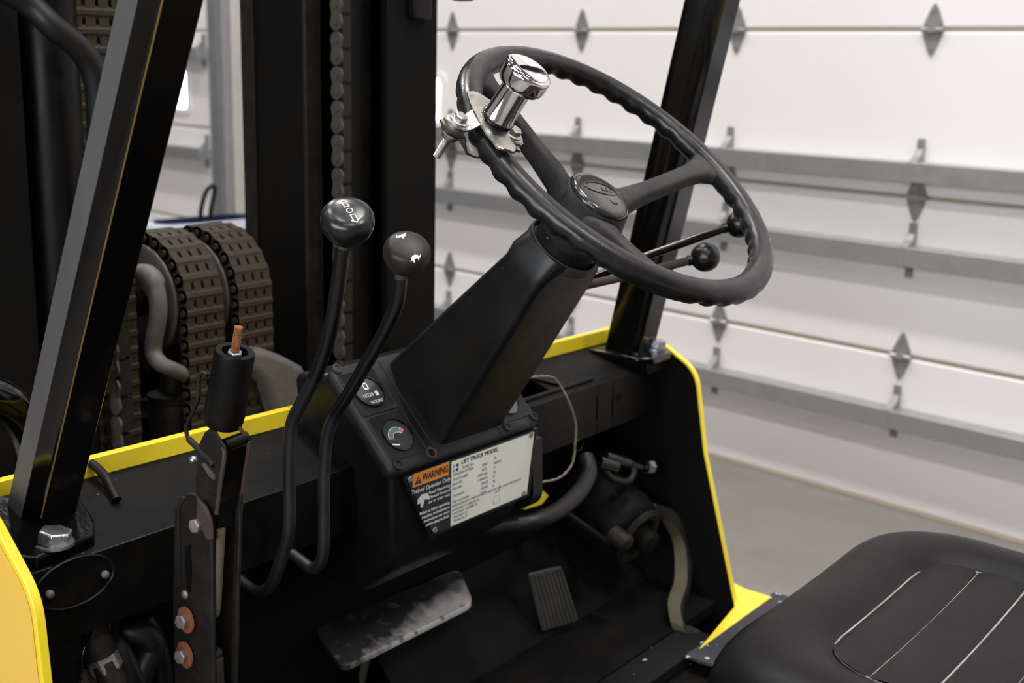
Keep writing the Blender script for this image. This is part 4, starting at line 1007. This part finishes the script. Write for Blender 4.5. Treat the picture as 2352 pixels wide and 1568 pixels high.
hare = [[(-.004, -.001), (-.0035, .0015), (0, .0022), (.0032, .0020), (.0045, .0006), (.0040, -.0010), (.001, -.0016)], [(-.0062, .0010), (-.0050, .0022), (-.0036, .0016), (-.0036, 0), (-.0052, -.0002)], [(-.0052, .0020), (-.0046, .0042), (-.0040, .0042), (-.0042, .0016)], [(.0036, .0010), (.0048, .0036), (.0055, .0032), (.0048, .0004)], [(-.001, -.001), (-.0008, -.0034), (.0006, -.0034), (.0010, -.001)]]
tort = [[(-.0045, -.0008), (-.0040, .0014), (-.0018, .0030), (.0012, .0031), (.0034, .0018), (.0044, -.0004)], [(.0040, .0002), (.0066, .0020), (.0068, .0010), (.0058, .0000), (.0044, -.0008)], [(-.0032, -.0006), (-.0030, -.0028), (-.0018, -.0028), (-.0014, -.0006)], [(.0018, -.0006), (.0022, -.0024), (.0034, -.0024), (.0034, -.0006)], [(-.0042, -.0002), (-.0066, -.0008), (-.0042, -.0009)]]
u2 = hit(968, 586, kc2 + ax2 * .0145, ax2) - hit(943, 594, kc2 + ax2 * .0145, ax2)
ax2n = ax2; u2n = (u2 - ax2n * u2.dot(ax2n)).normalized(); v2n = ax2n.cross(u2n)
def shifted(pl__, tgt):
    q = hit(*tgt, kc2 + ax2 * .0145, ax2) - kc2; a0, b0 = q.dot(u2n), q.dot(v2n); return [[(a + a0, b + b0) for a, b in poly] for poly in pl__]
mark(l2, kc2, ax2, u2, .0238, shifted(hare, (923, 543)) + shifted(tort, (955, 590)), 'mark_cream')

# --- two hydraulic levers right of the column
for (b, e, r, pth, lab) in (((1620, 590), 1.50, .0185, [(1588, 597), (1480, 625), (1345, 655)], 'hydraulic lever with black ball knob, the lower one'), ((1698, 515), 1.56, .0175, [(1668, 523), (1500, 583), (1340, 645)], 'hydraulic lever with black ball knob, the upper one')):
    def D(px, py, d): return CAM + ray(px, py) / FPX * d
    root = empty('lever', D(*pth[-1], e), truck, label=lab)
    obj('ball_knob', MB().ball(D(*b, e), r, 32, ax=(.3, -.8, .3)), 'ball_black', root, smooth=80)
    dd = (D(*pth[0], e) - D(*b, e)).normalized()
    obj('shaft', MB().tube([D(*b, e), D(*pth[0], e), D(*pth[1], e - .01), D(*pth[2], e - .02)], .0055, 14), 'rust_dark' if b[0] == 1620 else 'black_gloss', root, smooth=60)
    obj('collar', MB().cyl(D(*b, e) + dd * (r - .002), D(*b, e) + dd * (r + .004), .0068, 16), 'black_gloss', root, smooth=40)

# --- parking brake
XB = .720
pb = empty('parking_brake', (XB, 1.0, .9), truck, label='parking brake lever on its slotted bracket')
def bq(px, py, x=XB): return at(px, py, x=x)
# mounting bracket: two cheek plates, the near one slotted and round headed
ch = [bq(*q) for q in ((398, 1568), (396, 1400), (398, 1250), (400, 1170), (410, 1143), (428, 1132), (448, 1136), (466, 1155), (480, 1190), (486, 1240), (487, 1400), (487, 1568))]
bot = V((0, 0, -.10))
ch[0] = ch[0] + bot; ch[-1] = ch[-1] + bot
obj('mounting_bracket', MB().prism(ch, (.005, 0, 0)), 'dirty_steel', pb, bevel=.0015, label='long worn bracket plate')
sl_ = [bq(q[0], q[1], XB - .0008) for q in ((424, 1255), (436, 1250), (440, 1300), (437, 1360), (430, 1360), (426, 1300))]
obj('bracket_slot', MB().prism(sl_, (.001, 0, 0)), 'black_dark', pb)
rd = [bq(q[0], q[1], XB - .002) for q in ((404, 1350), (402, 1180), (408, 1152), (418, 1140), (424, 1145), (414, 1160), (410, 1185), (414, 1350))]
obj('bracket_flange', MB().prism(rd, (.003, 0, 0)), 'dirty_steel', pb, bevel=.001)
ar = [bq(q[0], q[1], XB - .006) for q in ((452, 1145), (470, 1165), (482, 1195), (485, 1240), (474, 1240), (462, 1215), (450, 1190))]
obj('pivot_plate', MB().prism(ar, (.004, 0, 0)), 'rust_dark', pb, bevel=.001, label='rusty pivot ear')
# far channel and cable
f0, f1 = bq(495, 1110, XB + .012), bq(560, 1120, XB + .030)
obj('cable_channel', MB().prism([bq(540, 1130, XB + .03), bq(552, 1130, XB + .03), bq(530, 1568, XB + .03) + bot, bq(518, 1568, XB + .03) + bot], (.004, 0, 0)), 'dirty_steel', pb, bevel=.001)
obj('cable_channel', MB().prism([bq(500, 1200, XB + .034), bq(548, 1200, XB + .034), bq(528, 1568, XB + .034) + bot, bq(492, 1568, XB + .034) + bot], (.003, 0, 0)), 'dirty_steel', pb)
obj('brake_cable', MB().tube(smooth_path([bq(508, 1215, XB + .010), bq(503, 1300, XB + .010), bq(498, 1390, XB + .010), bq(494, 1410, XB + .010)], 5), .0046, 12), 'olive_grime', pb, smooth=60)
obj('brake_cable', MB().tube([bq(496, 1405, XB + .010), bq(494, 1500, XB + .010)], .0022, 8), 'black_gloss', pb)
p0 = bq(494, 1492, XB + .010)
obj('cable_ferrule', MB().lathe(p0, (0, 0, -1), [(.0065, 0), (.0075, .002), (.0075, .006), (.0068, .007), (.0085, .010), (.0085, .12)], 20), 'dirty_steel', pb, smooth=40)
for q, rr_, washer in (((460, 1204), .0075, None), ((428, 1423), .0080, 1), ((426, 1503), .0080, 1)):
    p = bq(*q, XB - .002)
    if washer: obj('washer', MB().lathe(p + V((.0008, 0, 0)), (-1, .1, 0), [(.0145, 0), (.0145, .0025), (.008, .0028)], 24), 'rust', pb, smooth=40)
    obj('bolt', MB().hexa(p + V((-.002, 0, 0)), (-1, -.15, .1), rr_, .008), 'bolt_dull', pb, bevel=.0005)
p = bq(425, 1365, XB - .001); obj('rivet', MB().lathe(p, (-1, 0, 0), [(.005, 0), (.004, .002), (.0005, .0025)], 12), 'bolt_dull', pb, smooth=60)
# handle frame: U shaped strap seen from behind
fa = [bq(q[0], q[1], XB + .004) for q in ((452, 1160), (448, 1100), (456, 1020), (470, 992), (486, 980), (502, 1006), (516, 1026), (518, 1045), (506, 1120), (498, 1180), (470, 1180))]
obj('handle_frame', MB().prism(fa, (.003, 0, 0)), 'dirty_steel', pb, bevel=.001)
loop = [bq(q[0], q[1], XB + q[2]) for q in ((498, 1180, .004), (505, 1120, .004), (515, 1050, .004), (512, 1025, .006), (503, 1008, .008))]
obj('frame_edge', MB().tube(smooth_path(loop, 5), .0022, 8), 'rust_dark', pb, smooth=60)
loop = [bq(q[0], q[1], XB + q[2]) for q in ((552, 1180, .034), (560, 1100, .034), (571, 1030, .034), (568, 1010, .032), (556, 990, .028), (545, 978, .024))]
obj('frame_edge', MB().tube(smooth_path(loop, 5), .0022, 8), 'rust_dark', pb, smooth=60)
obj('frame_back', MB().prism([bq(512, 1040, XB + .010), bq(566, 1020, XB + .036), bq(556, 1160, XB + .036), bq(503, 1180, XB + .010)], (0, .002, 0)), 'black_paint', pb)
obj('frame_cross', MB().tube([bq(516, 1022, XB + .008), bq(566, 1003, XB + .034)], .0065, 14), 'black_paint', pb, smooth=60)
obj('lower_sleeve', MB().prism([bq(503, 1155, XB + .008), bq(556, 1125, XB + .036), bq(546, 1215, XB + .036), bq(500, 1235, XB + .008)], (0, .004, 0)), 'black_dusty', pb, bevel=.001)
# grip cylinder
XG = XB + .020
ga, gb = at(512, 972, x=XG), at(540, 806, x=XG); gx = (gb - ga).normalized(); GL = (gb - ga).length
obj('grip', MB().lathe(ga, gx, [(.010, -.001), (.0185, 0), (.0200, .006), (.0205, .012), (.0200, GL * .5), (.0198, GL - .003), (.0190, GL), (.0130, GL), (.0125, GL - .010), (.0005, GL - .010)], 40), 'black_paint', pb, smooth=40, label='black tubular grip with its end cap missing')
obj('nut', MB().hexa(gb - gx * .008, gx, .0078, .008), 'bolt_zinc', pb, bevel=.0004)
prof = []; zz = 0
while zz < .028: prof += [(.0036, zz), (.0043, zz + .0009)]; zz += .0018
ts = at(548, 752, x=XG) - gb
obj('threaded_rod', MB().lathe(gb - gx * .002, ts, prof, 14), 'rust', pb, smooth=60, label='rusty orange threaded rod')
wire = [bq(q[0], q[1], XB + .004) for q in ((476, 862), (464, 856), (457, 870), (456, 905), (450, 930), (434, 965), (428, 985), (432, 1005), (448, 1022), (470, 1045), (492, 1068))]
obj('release_wire', MB().tube(smooth_path(wire, 6), [.0022] * 43 + [.0034] * 18, 10), 'dirty_steel', pb, smooth=60)
sl2 = [bq(q[0], q[1], XB + .002) for q in ((462, 1065), (470, 1062), (492, 1092), (492, 1102), (480, 1094))]
obj('frame_slot', MB().prism(sl2, (.002, 0, 0)), 'olive_grime', pb)
p = at(444, 1056, y=1.02); obj('stop_screw', MB().ball(p, .0045, 14), 'bolt_zinc', pb, smooth=60)

# --- pedals and running gear under the cowl
pd_ = empty('pedal', (1.12, 1.06, .70), truck, label='wide bare-edged foot pedal')
c4 = [at(722, 1445, z=.715), at(787, 1536, z=.700), at(1088, 1385, z=.700), at(1055, 1305, z=.715)]
mid = sum(c4, V()) / 4
pp = [V(p) for p in rounded([tuple(p) for p in c4], [0, 1, 2, 3], .018, 5)]
mb = MB(); mb.loft([[p + V((0, 0, -.006)) for p in pp], pp, [mid + (p - mid) * .97 + V((0, 0, .002)) for p in pp]])
obj('pad', mb, 'pedal_worn', pd_, smooth=40)
obj('arm', MB().tube(smooth_path([mid + V((.03, .03, -.004)), mid + V((.04, .07, .02)), V((1.16, 1.11, .80)), V((1.16, 1.11, .90))], 5), .009, 10), 'black_paint', pd_, smooth=60)
obj('arm', MB().tube([at(830, 1568, z=.60), at(845, 1500, z=.66), mid + V((-.03, .02, -.006))], .006, 10), 'olive_grime', pd_, smooth=60)
ac = empty('pedal', (1.46, 1.0, .64), truck, label='ribbed accelerator pedal')
XA = [at(1248, 1450, z=.600), at(1330, 1425, z=.600), at(1290, 1300, z=.700), at(1215, 1318, z=.700)]
nrm = (XA[1] - XA[0]).cross(XA[3] - XA[0]).normalized()
if nrm.y > 0: nrm = -nrm
obj('pad', MB().prism([p - nrm * .006 for p in XA], nrm * .006), 'pedal_rubber', ac, bevel=.002)
for k in range(9):
    t = (k + .5) / 9; a_ = XA[0].lerp(XA[1], t); b_ = XA[3].lerp(XA[2], t)
    obj('rib', MB().tube([a_ + (b_ - a_) * .04 + nrm * .0008, b_ - (b_ - a_) * .04 + nrm * .0008], .0022, 6), 'pedal_rubber', ac, smooth=60)
# brake motor drum with its pin and side lever
YD = 1.0
dc = at(1462, 1228, y=.985); dx = V((-.03, -.92, -.36)).normalized()
dr = empty('brake_drum', dc, truck)
obj('drum', MB().lathe(dc - dx * .16, dx, [(.048, 0), (.060, .004), (.063, .02), (.063, .13), (.058, .150), (.050, .158), (.030, .160)], 40), 'black_dusty', dr, smooth=40)
obj('end_ring', MB().lathe(dc, dx, [(.050, 0), (.052, .006), (.046, .010), (.036, .008), (.034, .001)], 36, False), 'dirty_steel', dr, smooth=40)
obj('pin', MB().lathe(at(1478, 1238, y=.975), dx, [(.022, -.02), (.022, .016), (.016, .020), (.0005, .020)], 24), 'black_dark', dr, smooth=40)
obj('pin_cap', MB().lathe(at(1428, 1240, y=.965), dx, [(.015, -.02), (.015, .012), (.010, .016)], 20), 'dirty_steel', dr, smooth=40)
la = [at(q[0], q[1], y=q[2]) for q in ((1490, 1165, .99), (1530, 1180, .98), (1560, 1225, .965), (1570, 1275, .95), (1568, 1340, .93), (1552, 1395, .905), (1562, 1435, .878), (1602, 1462, .852))]
secs = []; sp_ = smooth_path(la, 6)
for i, p in enumerate(sp_):
    t = (sp_[min(i + 1, len(sp_) - 1)] - sp_[max(i - 1, 0)]).normalized(); s_ = t.cross(V((0, 1, 0))).normalized(); n_ = V((0, 1, 0))
    w_ = .0085; secs.append([p + s_ * w_ + n_ * .014, p - s_ * w_ + n_ * .014, p - s_ * w_ - n_ * .010, p + s_ * w_ - n_ * .010])
obj('bent_arm', MB().loft(secs), 'olive_grime', dr, smooth=50, bevel=.0015, label='bent flat steel arm')
obj('bent_arm', MB().loft([[q + V((0, -.002, 0)) for q in sec[2:4]] + [q + V((0, -.0035, 0)) for q in reversed(sec[2:4])] for sec in secs]), 'dirty_steel', dr)
obj('steering_hose', MB().tube(smooth_path([at(1345, 1050, y=1.0), at(1353, 1085, y=.98), at(1330, 1130, y=.96), at(1285, 1170, y=.95), at(1235, 1195, y=.95), at(1180, 1205, y=.97), at(1100, 1215, y=1.0)], 7), .0125, 16), 'hose', truck, smooth=60)
obj('link_rod', MB().tube([at(1290, 1170, y=1.02), at(1420, 1262, y=1.0)], .005, 8), 'dirty_steel', truck, smooth=60)
hf = empty('hydraulic_fitting', at(1430, 1060, y=1.0), truck)
for (a_, b_, r) in (((1385, 1045), (1440, 1062), .011), ((1440, 1062), (1470, 1072), .008), ((1470, 1068), (1500, 1078), .012), ((1370, 1058), (1410, 1070), .013)):
    obj('fitting', MB().cyl(at(*a_, y=1.0), at(*b_, y=.995), r, 12), 'black_gloss', hf, smooth=40)
obj('fitting_end', MB().hexa(at(1488, 1072, y=.992), V((1, -.2, -.2)), .011, .012), 'bolt_dull', hf)
obj('hose', MB().tube(smooth_path([at(1380, 1060, y=1.0), at(1400, 1095, y=.99), at(1440, 1105, y=.985), at(1455, 1085, y=.985), at(1450, 1060, y=.99)], 6), .006, 10), 'hose', hf, smooth=60)
obj('yellow_bracket', MB().prism([at(1205, 1172, y=1.03), at(1245, 1160, y=1.03), at(1262, 1138, y=1.03), at(1240, 1118, y=1.03), at(1212, 1130, y=1.03)], (0, .03, 0)), 'yellow_edge', truck, bevel=.002, label='yellow bracket beside the console')
# twine loop hanging off the cowl: a thing of its own
tw = [at(q[0], q[1], y=q[2]) for q in ((1205, 872, 1.02), (1225, 866, 1.01), (1250, 864, 1.005), (1272, 868, 1.0), (1290, 890, .995), (1308, 925, .985), (1322, 970, .985), (1322, 1015, .985), (1316, 1060, .985), (1300, 1085, .985), (1278, 1100, .98), (1250, 1106, .98), (1228, 1112, .98))]
twr = empty('twine', tw[0], None, label='frayed tan twine looped from the cowl to the console', category='string')
obj('strand', MB().tube(smooth_path(tw, 8), .0016, 8), 'twine', twr, smooth=60)
obj('strand', MB().tube([p + V((.0012 * math.sin(i * 1.3), .001, .0012 * math.cos(i * 1.3))) for i, p in enumerate(smooth_path(tw, 8))], .0011, 6), 'twine', twr, smooth=60)
kc = at(1330, 1022, y=.984)
obj('loose_loop', MB().tube([kc + V((.010 * math.cos(a), 0, .009 * math.sin(a))) for a in [2 * PI * k / 24 for k in range(24)]], .0005, 6, closed=True), 'hose', twr, smooth=60)

# --- left lower corner: hoses, valve fittings and red wires
lw = empty('hose_bundle', (.66, 1.06, .80), truck)
def hosep(pts, r, m='hose', nm='hose'):
    obj(nm, MB().tube(smooth_path([at(q[0], q[1], y=q[2]) for q in pts], 6), r, 14), m, lw, smooth=60)
hosep([(250, 1460, 1.08), (300, 1450, 1.06), (340, 1462, 1.05), (350, 1490, 1.05), (330, 1530, 1.05), (310, 1600, 1.05)], .014)
hosep([(250, 1430, 1.08), (275, 1500, 1.06), (300, 1560, 1.05), (330, 1620, 1.05)], .015)
hosep([(330, 1420, 1.09), (360, 1490, 1.08), (372, 1560, 1.08), (370, 1640, 1.08)], .012)
hosep([(215, 1440, 1.04), (190, 1500, 1.02), (186, 1550, 1.02), (170, 1600, 1.02)], .0016, 'black_gloss', 'thin_wire')
hosep([(243, 1400, 1.06), (250, 1440, 1.05), (245, 1465, 1.045), (222, 1476, 1.04), (200, 1462, 1.045), (192, 1440, 1.05)], .0020, 'red_wire', 'red_wire')
hosep([(236, 1445, 1.05), (244, 1460, 1.045), (232, 1470, 1.045), (214, 1460, 1.05), (205, 1430, 1.06)], .0018, 'red_wire', 'red_wire')
a_, b_ = at(205, 1440, y=1.05), at(232, 1505, y=1.04)
obj('valve_body', MB().cyl(a_, b_, .017, 16), 'dirty_steel', lw, smooth=40)
obj('hose_fitting', MB().hexa(b_, (at(245, 1530, y=1.035) - b_), .017, .020), 'bolt_dull', lw, bevel=.001)
obj('hose_fitting', MB().cyl(at(240, 1520, y=1.036), at(275, 1600, y=1.02), .0145, 16), 'dirty_steel', lw, smooth=40)
obj('splash_plate', MB().prism([at(165, 1528, y=1.05), at(300, 1562, y=1.05), at(320, 1640, y=1.05), at(150, 1640, y=1.05)], (0, .004, 0)), 'cast_grey', lw)
obj('lower_plate', MB().prism([at(108, 1490, y=1.02), at(187, 1450, y=1.02), at(186, 1640, y=1.02), at(112, 1640, y=1.02)], (0, .004, 0)), 'black_paint', lw, bevel=.001)
